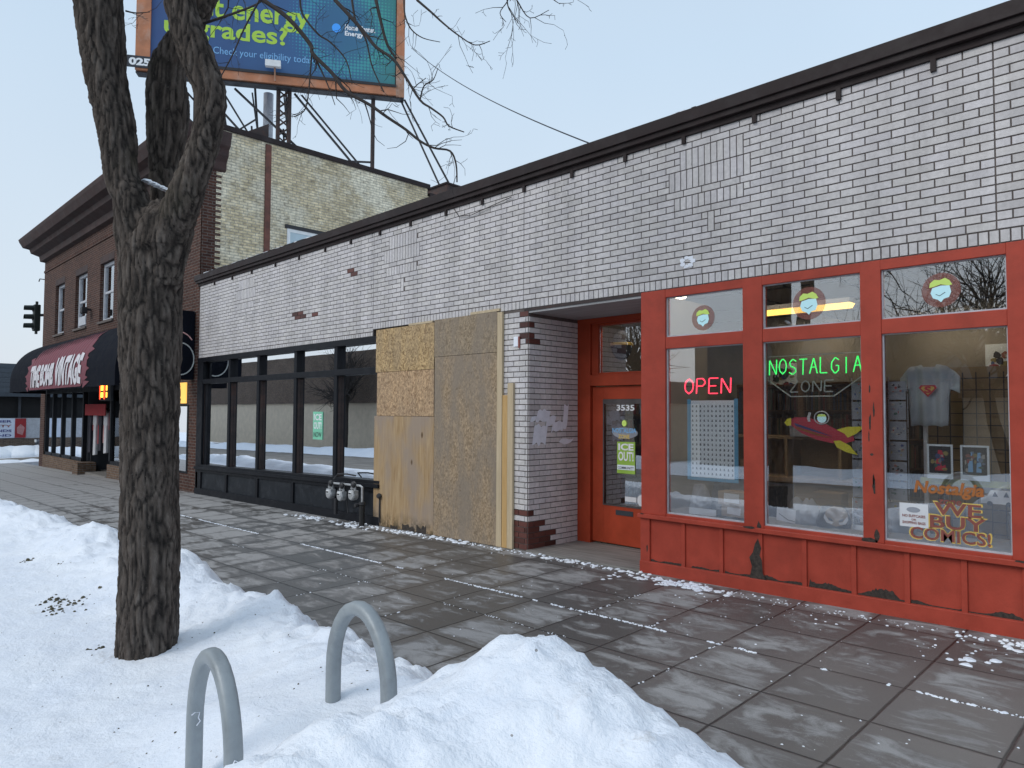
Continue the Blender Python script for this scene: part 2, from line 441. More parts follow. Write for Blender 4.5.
M['cornice'] = paint('oxblood_metal', (.036,.017,.015), .75, .3, 4, .3, dirt=(.09,.05,.045), dirt_amt=.5)
M['bb_blue'] = None
M['orange'] = paint('orange_trim', (.44,.175,.085), .6, .2, 3, .2, dirt=(.48,.33,.26), dirt_amt=.7)
M['orange_worn'] = paint('worn_trim', (.34,.18,.11), .7, .3, 2.5, .2, dirt=(.5,.42,.38), dirt_amt=.6)
M['lime'] = paint('lime_print', (.40,.62,.07), .6, .05, 3, 0)
M['ltblue'] = paint('light_blue_print', (.20,.45,.75), .6, .05, 3, 0)
M['skyblue'] = paint('bright_blue_print', (.06,.36,.95), .6, .05, 3, 0)
M['teal'] = paint('teal_dot_print', (.05,.29,.36), .6, .15, 3, 0)
M['tealgreen'] = paint('green_teal_print', (.05,.27,.22), .6, .15, 3, 0)
M['text_white'] = paint('white_print', (.78,.80,.82), .6, .05, 3, 0)
M['road'] = paint('slushy_road', (.16,.145,.125), .7, .35, 1.2, .4, dirt=(.36,.35,.34), dirt_amt=.6)
M['tan'] = paint('tan_stucco', (.58,.49,.38), .8, .12, 2, .2)
M['slate'] = paint('blue_grey_shingle', (.055,.068,.085), .8, .25, 9, .4)
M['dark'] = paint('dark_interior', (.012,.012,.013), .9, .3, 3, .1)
M['intwall'] = paint('shop_wall', (.30,.28,.24), .9, .1, 3, .1)
M['intceil'] = paint('shop_ceiling', (.34,.34,.33), .9, .06, 3, .1)
M['intfloor'] = wood('shop_floor', (.10,.07,.045), (.16,.115,.075), (2,12,12))
M['shelfwood'] = wood('shelf_wood', (.14,.085,.045), (.24,.155,.09), (2,2,12))
M['tanboard'] = paint('tan_board', (.27,.20,.115), .8, .12, 3, .1)
M['cardboard'] = paint('cardboard', (.33,.25,.17), .8, .1, 6, .1)
M['paper'] = paint('paper', (.68,.70,.73), .8, .05, 9, .05)
M['ltpaper'] = paint('blue_white_paper', (.74,.82,.88), .8, .05, 9, .05)
M['bluetape'] = paint('blue_tape', (.12,.38,.58), .6, .1, 9, .05)
M['whitesheet'] = paint('white_sheet', (.88,.92,.94), .8, .03, 9, .05)
M['softink'] = paint('soft_grey_ink', (.17,.19,.22), .8, .3, 9, .05)
M['ink'] = paint('dark_ink', (.035,.04,.05), .8, .3, 9, .05)
M['greyitem'] = paint('grey_display_cloth', (.27,.29,.33), .9, .2, 7, .3)
M['darkitem'] = paint('dark_display_item', (.045,.05,.06), .8, .3, 7, .3)
M['rocket_red'] = paint('rocket_red', (.55,.03,.07), .5, .1, 6, .05)
M['yellow'] = paint('yellow_print', (.85,.78,.05), .5, .08, 6, .05)
M['purple'] = paint('blue_print', (.05,.06,.22), .5, .1, 6, .05)
M['gold'] = paint('gold_print', (.68,.50,.13), .5, .08, 6, .05)
M['maroon'] = paint('maroon_print', (.24,.07,.055), .5, .1, 6, .05)
M['orangep'] = paint('orange_print', (.36,.12,.025), .5, .1, 6, .05)
M['green_sign'] = paint('green_poster', (.30,.50,.07), .5, .1, 6, .05)
M['mint'] = paint('mint_poster', (.22,.62,.42), .5, .1, 6, .05)
M['shirt'] = paint('white_cotton', (.46,.52,.58), .9, .05, 9, .2)
M['stickered'] = paint('faded_red_disc', (.26,.11,.10), .6, .1, 6, .05)
m, nt, out = newmat('translucent_red_disc')
p_ = bsdf(nt, out, (.30,.10,.08), .6); tr_ = N(nt, 'ShaderNodeBsdfTransparent'); mx_ = N(nt, 'ShaderNodeMixShader'); mx_.inputs[0].default_value = .5
nt.links.new(tr_.outputs[0], mx_.inputs[1]); nt.links.new(p_.outputs[0], mx_.inputs[2]); nt.links.new(mx_.outputs[0], out.inputs['Surface']); M['stickered'] = m
M['cyan_glow'] = emis('cyan_glow_print', (.55,.9,1.0), .38)  # faint glow put into the cyan print, which is no lamp
M['lime_glow'] = emis('lime_glow_print', (.65,.9,.2), .28)  # same glow put into the lime print
M['neon_red'] = emis('neon_red', (1,.045,.09), 3.2)
M['neon_green'] = emis('neon_green', (.06,1,.18), 1.5)
M['neon_off'] = paint('unlit_neon_tube', (.50,.53,.52), .25, .05, 6, 0)
M['neon_pink'] = paint('unlit_pink_tube', (.75,.42,.40), .3, .05, 6, 0)
M['lamp_yellow'] = emis('fluorescent_lens', (1,.62,.13), 2.6)
M['lamp_fill'] = emis('fill_light_lens', (1,.84,.62), 9)  # emitter of the unseen fittings added to brighten the shop
M['lamp_amber'] = emis('amber_lamp', (1,.5,.06), 3)
M['lamp_red'] = emis('red_lamp', (1,.06,.02), 2.5)
M['banner'] = paint('banner_vinyl', (.62,.68,.80), .6, .05, 6, 0)
M['redcloth'] = paint('red_cloth', (.32,.03,.035), .9, .2, 9, .2)
M['pinkcloth'] = paint('pink_cloth', (.45,.22,.22), .9, .2, 9, .2)
M['whitecloth'] = paint('white_cloth', (.5,.5,.52), .9, .1, 9, .2)
M['greencloth'] = paint('olive_cloth', (.25,.27,.05), .9, .1, 9, .2)
M['darkcloth'] = paint('dark_cloth', (.02,.02,.03), .9, .2, 9, .2)
M['carpaint'] = paint('blue_grey_car_paint', (.05,.065,.09), .3, .1, 6, 0, metal=.3)
M['chrome'] = paint('rim_metal', (.4,.4,.42), .3, .1, 6, 0, metal=.8)
M['sig'] = paint('signal_green', (.008,.016,.014), .5, .2, 9, .1)

# =================================================================== SETTING
XL, XR = -16.12, 1.6
# ground sheet to the horizon, road, pavement
gnd = MB().poly([(x, y, gz(x, y)-.16) for x, y in ((-260,-260),(120,-260),(120,200),(-260,200))]).build('ground', M['snow'])
tag(gnd, kind='structure')
rd = MB()
rd.poly([(x, y, gz(x, y)-.15) for x, y in ((-200,-16.5),(60,-16.5),(60,-6.7),(-200,-6.7))])
rd.poly([(x, y, gz(x, y)-.146) for x, y in ((-42,-6.7),(-34.5,-6.7),(-34.5,80),(-42,80))])
tag(rd.build('road', M['road']), kind='structure')
sw = MB().poly([(x, y, gz(x, y)) for x, y in ((-34,-6.55),(12,-6.55),(12,-.0),(-34,.0))])
tag(sw.build('sidewalk', M['walk']), kind='structure')
kb = MB().hexa([(-34,-6.7,gz(-34,-6.7)-.16),(12,-6.7,gz(12,-6.7)-.16),(12,-6.55,gz(12,-6.55)-.16),(-34,-6.55,gz(-34,-6.55)-.16),
                (-34,-6.7,gz(-34,-6.7)),(12,-6.7,gz(12,-6.7)),(12,-6.55,gz(12,-6.55)+.003),(-34,-6.55,gz(-34,-6.55)+.003)])
tag(kb.build('kerb', M['offwhite']), kind='structure')
ks = MB()
for y0, y1 in ((-34.3, -34.0),):
    ks.hexa([(y0,-6.5,gz(y0,-6.5)-.16),(y1,-6.5,gz(y1,-6.5)-.16),(y1,60,gz(y1,60)-.16),(y0,60,gz(y0,60)-.16),(y0,-6.5,gz(y0,-6.5)+.003),(y1,-6.5,gz(y1,-6.5)+.003),(y1,60,gz(y1,60)+.003),(y0,60,gz(y0,60)+.003)])
tag(ks.build('side_kerb', M['offwhite']), kind='structure')

# ---- snow bank
def sstep(a, b, x):
    t = max(0, min(1, (x-a)/(b-a))); return t*t*(3-2*t)
def fb(x, y, s, o=0, oct=3):
    v = 0; a = 1; t = 0
    for k in range(oct):
        v += a*noise.noise(Vector((x*s+o, y*s-o, o*.7))); t += a; a *= .5; s *= 2.1
    return v/t
def segd(x, y, a, b):
    ax, ay = a; bx, by = b; t = ((x-ax)*(bx-ax)+(y-ay)*(by-ay))/((bx-ax)**2+(by-ay)**2)
    t = max(0, min(1, t)); return math.hypot(x-ax-t*(bx-ax), y-ay-t*(by-ay)), t
def snow_h(x, y):
    yt = -3.16 - .12*sstep(-7.2, -5.4, x) + .16*fb(x, 0, .7, 3) - (.14*max(0, -12.5-x)) 
    if x > -3.3: yt -= .35*sstep(-3.3, -2.6, x)
    up = sstep(0, .55, yt-y)
    base = .17
    wide = .30*sstep(-4.2, -2.75, x)*(1-sstep(.3, 1.4, x)*.6)*(1-.8*sstep(-4.35, -3.75, y))*(1-.6*sstep(-4.8, -5.2, y)) if x < -1.9 else .30*(1-.8*sstep(-4.35, -3.75, y))
    ridge = .17*math.exp(-((y-(yt-.62))/.42)**2)*(1+1.1*fb(x, y, .8, 11)) * (1-.75*sstep(-3.9, -3.0, x))
    h = (base+wide)*up + ridge*sstep(0, .3, yt-y)
    h += .13*math.exp(-(((x+6.7)/.75)**2+((y+3.78)/.34)**2))
    # shovelled pile in front of the camera
    d1, t1 = segd(x, y, (-1.70,-4.50), (-1.62,-5.7)); d2, t2 = segd(x, y, (-1.62,-4.46), (-.84,-4.58))
    p1 = (.41-.14*t1)*max(0, 1-(d1/.62)**1.7); p2 = (.415-.20*t2)*max(0, 1-(d2/.62)**1.7)
    d3 = math.hypot(x+.20, y+4.1); p3 = .27*max(0, 1-(d3/.38)**1.8)
    p = (max(p1, p2)**3+p3**3)**(1/3) if max(p1, p2)+p3 > 0 else 0
    h += p
    # gutter side goes down again
    h *= 1-.85*sstep(-6.3, -7.4, y)
    if x > -3: h += 0
    lump = .06*fb(x, y, 1.6, 5)+.045*fb(x, y, 4.5, 9)+.030*(abs(fb(x, y, 11, 2))*2-.4)+.004*fb(x, y, 34, 4, 2)
    rough = .35+.9*sstep(-4.6, -3.7, y)+.9*min(1, p*3)
    dv_, pv_ = noise.voronoi(Vector((x*5.2+.5*noise.noise(Vector((x*3,y*3,0))), y*5.2, 1.0)))
    dw_, pw_ = noise.voronoi(Vector((x*11, y*11+.4*noise.noise(Vector((x*6,y*6,2))), 3.0)))
    clod = (.060*max(0, .55-dv_[0])*(1 if noise.noise(pv_[0]*2.3) > -.05 else .15) + .030*max(0, .5-dw_[0])*(1 if noise.noise(pw_[0]*1.7) > .0 else .1))
    k = min(1, h/.12)
    h += clod*k*(.12+1.25*sstep(-4.55, -3.9, y)*(1-.3*min(1, p*4))+.9*min(1, p*2.5)*sstep(.0, .5, fb(x, y, 1.9, 55)+.25))
    h += lump*k*rough
    # snow dished round the trunk
    dt = math.hypot(x+4.9, y+4.6)
    h += .05*math.exp(-(dt/.34)**2)*k
    return gz(x, y) + (h if h > .0 else -.02) - .012*(1-up)
xs = []; x = 1.9
while x > -36:
    xs.append(x); x -= .026 if x > -5.6 else (.05 if x > -10 else (.1 if x > -18 else .22))
ys = []; y = -2.75
while y > -7.6:
    ys.append(y); y -= .028 if y > -6.0 else .09
bm = bmesh.new()
grid = [[bm.verts.new((a, b, snow_h(a, b))) for b in ys] for a in xs]
for i in range(len(xs)-1):
    for j in range(len(ys)-1):
        bm.faces.new((grid[i][j], grid[i][j+1], grid[i+1][j+1], grid[i+1][j]))
me = bpy.data.meshes.new('snow_bank'); bm.to_mesh(me); bm.free()
for p in me.polygons: p.use_smooth = True
me.materials.append(M['snow']); sb = bpy.data.objects.new('snow_bank', me); C.objects.link(sb)
tag(sb, kind='structure')

# ---- loose snow crumbs on the pavement
def blob(mb, c, r, fl=.5):
    rr = [r*random.uniform(.7, 1.3) for _ in range(6)]
    a0 = random.random()*6
    ring = [mb.bm.verts.new((c[0]+rr[k]*math.cos(a0+k*math.pi/3), c[1]+rr[k]*math.sin(a0+k*math.pi/3), c[2])) for k in range(6)]
    top = [mb.bm.verts.new((c[0]+.55*rr[k]*math.cos(a0+k*math.pi/3), c[1]+.55*rr[k]*math.sin(a0+k*math.pi/3), c[2]+r*fl*random.uniform(.8, 1.3))) for k in range(6)]
    for k in range(6): mb.bm.faces.new((ring[k], ring[(k+1)%6], top[(k+1)%6], top[k]))
    mb.bm.faces.new(top)
cr = MB()
def crumb(x, y, r, fl=.45): blob(cr, (x, y, gz(x, y)-.001), r, fl)
for k in range(2600):           # in the long joint
    x = random.uniform(-13, -.7); g = fb(x, 0, .9, 21)
    if g < -.12+.25*fb(x, 2, 4.5, 77) : continue
    crumb(x, -1.533+random.gauss(0, .007), random.choice((.003,.004,.006,.008,.013)))
for k in range(260):
    x = random.choice((-3.168, -2.565, -6.18, -4.98, -3.77)); y = random.uniform(-2.9, -.3)
    if fb(x, y, 1.6, 31) > .12: crumb(x+random.gauss(0, .006), y, random.uniform(.004, .011))
for k in range(240):
    x = random.uniform(-10, -3); crumb(x, -2.136+random.gauss(0, .01), random.uniform(.003, .009)) if fb(x, 1, 1.2, 41) > .15 else None
for k in range(560):            # swept against the shopfronts
    x = random.uniform(-9.1, .6); d = abs(random.gauss(0, .12)); 
    dens = fb(x, 3, 1.3, 17)
    if x > -4.2: d += .09
    if dens > .02: crumb(x, -.05-d, random.uniform(.002, .013)*(1.2 if d < .12 else .8))
for k in range(150):
    x = random.uniform(-4.0, .4); y = -.1-abs(random.gauss(0, .38)); crumb(x, y, random.uniform(.003, .013))
for k in range(420):            # heaps
    cx, cy, sx, sy = random.choice(((-3.72,-.20,.28,.05),(-5.2,-.10,.5,.04),(-7.3,-.13,.6,.05),(-9.3,-.18,.25,.08),(-10.7,-.25,.3,.05),(-.9,-.2,.25,.05),(-8.2,-.15,.3,.05)))
    crumb(random.gauss(cx, sx), random.gauss(cy, sy), random.uniform(.010, .028), .5)
for hx, hy, n_, sx, sy in ((-3.75,-.22,26,.20,.06),(-3.45,-.30,10,.2,.05),(-5.0,-.12,16,.4,.04),(-7.2,-.14,14,.4,.03),(-9.4,-.30,18,.35,.07),(-10.6,-.30,16,.3,.06),(-.8,-.30,14,.2,.08),(-1.2,-.75,6,.06,.05),(-4.3,-.35,8,.1,.08)):
    for k in range(n_): crumb(random.gauss(hx, sx), random.gauss(hy, sy), random.uniform(.018, .05), .22)
for k in range(140):
    x = random.uniform(-7, -.6); y = random.uniform(-2.8, -.4); crumb(x, y, random.uniform(.003, .008))
tag(cr.build('snow_crumbs', M['snow']), 'loose white snow crumbs scattered in the pavement joints and along the shopfronts', 'snow', kind='stuff')

# ---- dark grit and grass clumps in the bank
gr = MB()
for cx, cy, n_, sx, r0 in ((-9.05,-4.45,10,.07,.022),(-7.75,-5.02,14,.08,.020),(-6.85,-4.62,46,.14,.016),(-6.6,-4.70,30,.09,.014),(-5.25,-4.78,7,.04,.014),(-5.35,-5.45,5,.02,.012),(-6.2,-4.1,8,.12,.008),(-8.4,-4.3,8,.1,.01)):
    for k in range(n_):
        x = random.gauss(cx, sx); y = random.gauss(cy, sx*.6); blob(gr, (x, y, snow_h(x, y)-.003), r0*random.uniform(.3, 1.2), .8)
for k in range(150):
    x = random.uniform(-8, -2.6); y = random.uniform(-5.6, -3.7); z = snow_h(x, y); blob(gr, (x, y, z-.002), random.uniform(.002, .007), .8)
tag(gr.build('leaf_litter', paint('dead_grass', (.075,.068,.04), .9, .6, 30, .2)), 'bits of dead grass and grit showing through the snow bank', 'litter', kind='stuff')

# =================================================================== WHITE BRICK SHOP BUILDING
shop = thing('shop_building', 'long single storey white brick shop building with red and black shopfronts', 'building', (XL, 0, gz(XL, 0)))
WH = (.575,.55,.548)
RD = (.115,.040,.032)
mb = MB()
X_, Yn = Vector((1,0,0)), Vector((0,-1,0))
def wtone(k=1.0):
    f = random.gauss(1, .045)*k
    if random.random() < .04: f *= .86
    return (WH[0]*f, WH[1]*f, WH[2]*f*random.uniform(.98, 1.02))
def rtone():
    f = random.uniform(.6, 1.25); return (RD[0]*f, RD[1]*f, RD[2]*f)
CO, BL, JT = .0674, .2032, .0095
def courses(mb, o, u, n_, segs, z0, rows, holes, tone, d=.008, par=0):
    for a0, a1 in segs:
        for i in range(rows):
            z = z0+i*CO; zm = z+CO/2
            iv = [(a0, a1)]
            for hx0, hx1, hz0, hz1 in holes:
                if hz0 < zm < hz1:
                    nv = []
                    for p, q in iv:
                        if hx1 <= p or hx0 >= q: nv.append((p, q)); continue
                        if hx0 > p: nv.append((p, hx0))
                        if hx1 < q: nv.append((hx1, q))
                    iv = nv
            for p, q in iv:
                st = a0 - (BL/2 if (i+par) % 2 else 0)
                k = math.floor((p-st)/BL)
                x = st+k*BL
                while x < q:
                    aa, bb = max(x, p)+JT/2, min(x+BL, q)-JT/2
                    if bb-aa > .02: mb.brick(o, u, n_, aa, bb, z+JT/2, z+CO-JT/2, d*random.uniform(.8, 1.1), tone(aa, z))
                    x += BL
def face_tone(a, z):
    for x0, x1, z0_, z1_ in ((-11.85,-11.4,3.30,3.43),(-10.0,-9.76,3.86,3.98),(-11.25,-11.05,3.34,3.38)):
        if x0 <= a+.05 <= x1 and z0_-.03 <= z <= z1_: return rtone()
    return wtone()
# decorative soldier panels: stepped block, header row, one soldier
panels = []
for cx in (-3.46, -8.50, -13.75):
    zt = 4.474-CO*2
    panels.append((cx-.34, cx+.34, zt-CO*3, zt)); panels.append((cx-.47, cx+.41, zt-CO*6, zt-CO*3))
    panels.append((cx-.41, cx+.34, zt-CO*9+.001, zt-CO*7)); panels.append((cx-.035, cx+.035, zt-CO*13+.001, zt-CO*10))
Z0 = 3.060
breaks = [XL+.02, -12.35, -9.25, -6.0, -1.13, .9, XR]
courses(mb, (0,0), X_, Yn, list(zip(breaks, breaks[1:])), Z0, 21, panels, face_tone)
for x0, x1, z0, z1 in panels:
    n_ = max(1, round((x1-x0)/.0677)); w = (x1-x0)/n_
    for k in range(n_):
        mb.brick((0,0), X_, Yn, x0+k*w+JT/2, x0+(k+1)*w-JT/2, z0+JT/2, z1-JT/2, .009, wtone())
# rowlock course over the openings
def rowlock(x0, x1, z0, z1):
    n_ = round((x1-x0)/.0677); w = (x1-x0)/n_
    for k in range(n_): mb.brick((0,0), X_, Yn, x0+k*w+JT/2, x0+(k+1)*w-JT/2, z0+JT/2, z1-JT/2, .010, wtone())
rowlock(-9.25, XR, 2.957, 3.058)
rowlock(XL+.02, -9.25, 2.853, 2.922)
courses(mb, (0,0), X_, Yn, [(XL+.02, -12.35), (-12.35,-9.25)], Z0-2*CO, 2, [], face_tone)
for k in range(0): pass
# pier between the boards and the door, and its return
def pier_tone(a, z):
    i = int(round((z-.03)/CO))
    if (i in (42, 40, 38) and a > -6.13) or (i == 37 and a > -6.04): return rtone()
    if i <= 4 or i == 6: return rtone()
    return wtone(1.05)
courses(mb, (0,0), X_, Yn, [(-6.47, -5.92)], .03, 43, [], pier_tone)
def ret_tone(a, z):
    i = int(round((z-.03)/CO))
    if (i in (42, 40, 38) and a < .07) or (i == 37 and a < .12): return rtone()
    if i <= 4 and a < (.50,.40,.32,.20,.30)[i]: return rtone()
    if i == 6 and a < .05: return rtone()
    return wtone(1.12)  # return bricks toned lighter to make up for the recess shade
courses(mb, (-5.92,0), Vector((0,1,0)), Vector((1,0,0)), [(0.0, .975)], .03, 42, [], ret_tone, par=1)
# strip of wall to the right of the red frame
courses(mb, (0,0), X_, Yn, [(-.955, XR)], .13, 42, [], lambda a, z: wtone())
bw = mb.build('brick_facing', M['brick'], shop, recalc=True)
# wall backing
wb = MB()
wb.box(XL, XR, .0, .3, 3.055, 4.47)
wb.box(-9.25, XR, .0005, .3, 2.955, 3.055); wb.box(XL, -9.25, .0005, .3, 2.85, 3.055)
wb.box(-6.47, -5.9205, 0, .28, -.2, 2.955); wb.box(-6.3, -5.921, .28, 1.0, -.2, 2.955)
wb.box(-.96, XR, 0, .3, -.2, 2.955)
wb.box(XL, XL+.02, -.004, 6.8, -.4, 4.47)
wb.build('brick_backing_wall', M['mortar'], shop)
# coping
cp = MB()
cp.box(XL-.12, XR, -.10, .32, 4.585, 4.705); cp.box(XL-.10, XR, -.075, .30, 4.53, 4.585); cp.box(XL-.05, XR, -.03, .29, 4.472, 4.53)
x = XL
cpo = cp.build('roof_coping', M['coping'], shop, bevel=.004)
cl = MB()
for x in (-1.52,-2.24,-3.0,-3.75,-4.47,-5.22,-5.99,-6.75,-7.49,-8.3,-9.08,-9.9,-10.7,-11.6,-12.5,-13.5,-14.4,-15.3):
    cl.box(x-.02, x+.02, -.032, -.008, 4.40-.02*(x > -2.5), 4.5)
split_build(cl, 'coping_clip', M['coping'], shop)
sn = MB()
for k in range(60):
    x = random.uniform(-15.8, -11.5); w = random.uniform(.08, .4); sn.box(x, x+w, -.085, -.02+random.random()*.2, 4.706, 4.706+random.uniform(.006,.018))
for k in range(14):
    x = random.uniform(-6, 1); w = random.uniform(.03, .12); sn.box(x, x+w, -.09, .1, 4.706, 4.706+random.uniform(.004,.01))
split_build(sn, 'coping_snow', M['snow'], shop)
rf = MB().box(XL, XR, .3, 9, 4.30, 4.40); rf.build('roof', M['snow'], shop)
bk = MB(); bk.box(XL, XR, 9, 9.3, -.5, 4.4); bk.box(XR-.3, XR, .3, 9, -.5, 4.3); bk.build('rear_wall', M['intwall'], shop)

# ---- RED SHOPFRONT
rs = MB()
P0, P1 = -.006, .10
for x0, x1 in ((-4.28,-3.985),(-3.14,-2.95),(-2.095,-1.935),(-1.078,-.962)):
    rs.box(x0, x1, P0, P1, .645, 2.955)
    
rs.box(-3.985, -1.078, P0+.003, P1, 2.872, 2.955)
for x0, x1 in ((-3.985,-3.14),(-2.95,-2.095),(-1.935,-1.078)):
    rs.box(x0, x1, P0+.006, P1, 2.345, 2.465)
    rs.box(x0, x1, -.0, P1, .63, .672)
rsf = rs.build('red_window_frame', M['red'], shop, bevel=.004)
sl = MB(); sl.box(-4.30, -.945, -.050, -.015, .607, .648); sl.box(-4.28, -.962, -.015, .1, .60, .6445); sl.build('sill', M['red'], shop, bevel=.004)
bp = MB()
bp.hexa([(-4.28,.003,-.1),(-.962,.003,-.1),(-.962,.08,-.1),(-4.28,.08,-.1),(-4.28,.003,.60),(-.962,.003,.60),(-.962,.08,.60),(-4.28,.08,.60)])
bp.build('base_panel', M['red'], shop)
bt = MB()
bt.box(-4.283, -4.17, -.018, .002, .0, .606)
for x in (-3.78,-3.37,-2.98,-2.58,-2.17,-1.77,-1.38): bt.box(x-.020, x+.020, -.016, .002, .12, .606)
bt.box(-1.02, -.962, -.018, .002, .1, .606)
split_build(bt, 'batten', M['red'], shop, .003)
bd = MB()
gl_, gr_ = gz(-4.28, 0), gz(-.96, 0)
bd.hexa([(-4.286,-.030,gl_-.05),(-.962,-.030,gr_-.05),(-.962,-.001,gr_-.05),(-4.286,-.001,gl_-.05),(-4.286,-.030,gl_+.118),(-.962,-.030,gr_+.118),(-.962,-.001,gr_+.122),(-4.286,-.001,gl_+.122)])
bd.build('base_board', M['red'], shop, bevel=.004)
rt = MB()
def jag(x0, x1, zb, hmin, hmax, y=.0005, step=.012, down=False):
    pts = [(x0, y, zb(x0) if callable(zb) else zb)]; x = x1; top = []
    while x > x0:
        h = hmin+(hmax-hmin)*max(0, min(1, .5+1.6*noise.noise(Vector((x*7, hmax*50, x0)))))*(.8+.4*random.random())
        top.append((x, y, (zb(x) if callable(zb) else zb)+(h if not down else -h))); x -= step
    pts = [(x0, y, zb(x0) if callable(zb) else zb), (x1, y, zb(x1) if callable(zb) else zb)]+top
    rt.poly(pts)
zb = lambda x: gz(x, 0)+.119
for x0, x1, a, b in ((-4.17,-3.80,.010,.035),(-3.70,-3.39,.006,.03),(-3.34,-3.0,.012,.03),(-2.95,-2.60,.012,.04),(-2.55,-2.19,.015,.06),(-2.15,-1.79,.015,.07),(-1.75,-1.40,.01,.045),(-1.36,-1.02,.01,.05)):
    jag(x0, x1, zb, a, b)
# hole at the foot of the second post
hole = [(-3.10,.135),(-3.02,.13),(-2.90,.125),(-2.93,.20),(-2.955,.24),(-2.965,.36),(-2.985,.40),(-2.97,.47),(-3.0,.55),(-3.03,.50),(-3.05,.42),(-3.085,.37),(-3.06,.29),(-3.075,.22)]
rt.poly([(x, -.0185, z) for x, z in hole])
for cx, cz, sx, sz in ((-2.995,.66,.02,.05),(-3.06,.648,.07,.012),(-2.05,.655,.06,.03),(-1.99,.70,.02,.06),(-2.005,1.10,.014,.10),(-2.01,1.16,.008,.05),(-2.03,1.62,.012,.08),(-2.0,1.72,.008,.07),(-2.04,1.5,.006,.05),(-2.02,1.36,.016,.012),(-2.03,1.9,.007,.05),(-4.20,.30,.01,.05),(-4.24,.649,.03,.008),(-1.02,.648,.05,.01)):
    n_ = 10; r0 = random.random()
    rt.poly([(cx+sx*math.cos(a)*(.55+.6*random.random()), P0-.0015 if cz > .652 else (-.0515 if cz > .64 else -.0195), cz+sz*math.sin(a)*(.55+.6*random.random())) for a in [2*math.pi*k/n_ for k in range(n_)]])
split_build(rt, 'rotten_patch', M['rot'], shop)
st = MB()
for x0, x1 in ((-3.985,-3.14),(-2.95,-2.095),(-1.935,-1.078)):
    for z0, z1 in ((.672,2.345),(2.465,2.872)):
        st.box(x0, x0+.010, .024, .050, z0, z1); st.box(x1-.010, x1, .024, .050, z0, z1); st.box(x0+.010, x1-.010, .024, .050, z0, z0+.014); st.box(x0+.010, x1-.010, .024, .050, z1-.008, z1)
st.build('glazing_bead', M['offwhite'], shop)
for x0, x1 in ((-3.985,-3.14),(-2.95,-2.095),(-1.935,-1.078)):
    box('window_pane', M['glass'], shop, x0+.004, x1-.004, .036, .040, .676, 2.341)
    box('transom_pane', M['glass'], shop, x0+.004, x1-.004, .036, .040, 2.469, 2.868)

# ---- DOOR RECESS
YD = .974
box('recess_ceiling', M['ceil'], shop, -5.92, -4.28, .004, YD+.1, 2.90, 2.945)
box('lintel', M['steel'], shop, -5.99, -4.28, -.006, .06, 2.925, 2.955)
MB().hexa([(-5.92,-.03,-.1),(-4.283,-.03,-.1),(-4.283,1.1,-.1),(-5.92,1.1,-.1),(-5.92,-.03,.040),(-4.283,-.03,.062),(-4.283,1.1,.052),(-5.92,1.1,.034)]).build('door_step', M['oldwood'], shop)
box('recess_side_wall', M['red'], shop, -4.285, -4.2, .1, 1.2, 0, 2.95); box('window_side_lining', M['intwall'], shop, -4.199, -4.19, .1, 1.2, .02, 2.95)
fr = MB()
fr.box(-5.918, -5.705, YD-.05, YD+.08, .03, 2.90); fr.box(-4.72, -4.286, YD-.05, YD+.08, .03, 2.90)
fr.box(-5.705, -4.72, YD-.05, YD+.08, 2.83, 2.90); fr.box(-5.705, -4.72, YD-.05, YD+.08, 2.03, 2.17)
fr.box(-5.705, -5.60, YD-.02, YD+.08, 2.17, 2.83); fr.box(-4.80, -4.72, YD-.02, YD+.08, 2.17, 2.83); fr.box(-5.60,-4.80,YD-.02,YD+.08,2.17,2.20); fr.box(-5.60,-4.80,YD-.02,YD+.08,2.80,2.83)
fr.build('door_frame', M['doorred'], shop, bevel=.005)
box('door_transom_pane', M['glass'], shop, -5.598, -4.802, YD+.02, YD+.024, 2.20, 2.80)
door = box('door', M['doorred'], shop, -5.70, -5.53, YD-.005, YD+.04, .06, 2.02, bevel=.004)
tmp = MB(); tmp.box(-4.89, -4.725, YD-.005, YD+.04, .06, 2.02); tmp.box(-5.53, -4.89, YD-.005, YD+.04, .06, .53); tmp.box(-5.53, -4.89, YD-.005, YD+.04, 1.86, 2.02)
tmp.build('door_rail', M['doorred'], door, bevel=.004)
MB().box(-5.53, -5.512, YD-.012, YD+.0, .53, 1.86).box(-5.512, -4.89, YD-.012, YD, .53, .545).box(-5.512, -4.89, YD-.012, YD, 1.80, 1.86).build('door_bead', M['coping_grey'], door)
box('door_pane', M['glass'], door, -5.53, -4.89, YD+.012, YD+.016, .53, 1.86)
box('mail_slot', M['ink'], door, -5.33, -5.07, YD-.012, YD-.005, .425, .485)
MB().lathe((-4.80, YD-.05, 1.0), [(.028,-.02),(.032,0),(.022,.03)], 14, 'y').build('door_knob', M['steel'], door, smooth=True)
# door lettering and bills
lettering('3535', (-5.33, YD+.008, 1.715), .27, .075, M['text_white'], door, 'house_number', bold=.03)
dp = thing('door_poster', 'green and yellow ICE OUT poster taped inside the red door', 'poster', (-5.2, YD+.02, 1.0))
box('sheet', M['green_sign'], dp, -5.32, -5.05, YD+.005, YD+.008, .94, 1.33)
box('lower_sheet', M['ltpaper'], dp, -5.315, -5.055, YD+.003, YD+.0045, .985, 1.045)
lettering('ICE', (-5.30, YD+.003, 1.225), .23, .085, M['text_white'], dp, bold=.04)
lettering('OUT!', (-5.30, YD+.003, 1.095), .23, .115, M['text_white'], dp, bold=.03)
lettering('COMMUNITY', (-5.305, YD+.0015, .995), .24, .032, M['ink'], dp, bold=.01)
dd = thing('door_decal', 'blue arched shop decal with pale lamp above the ICE OUT poster', 'decal', (-5.2, YD+.02, 1.4))
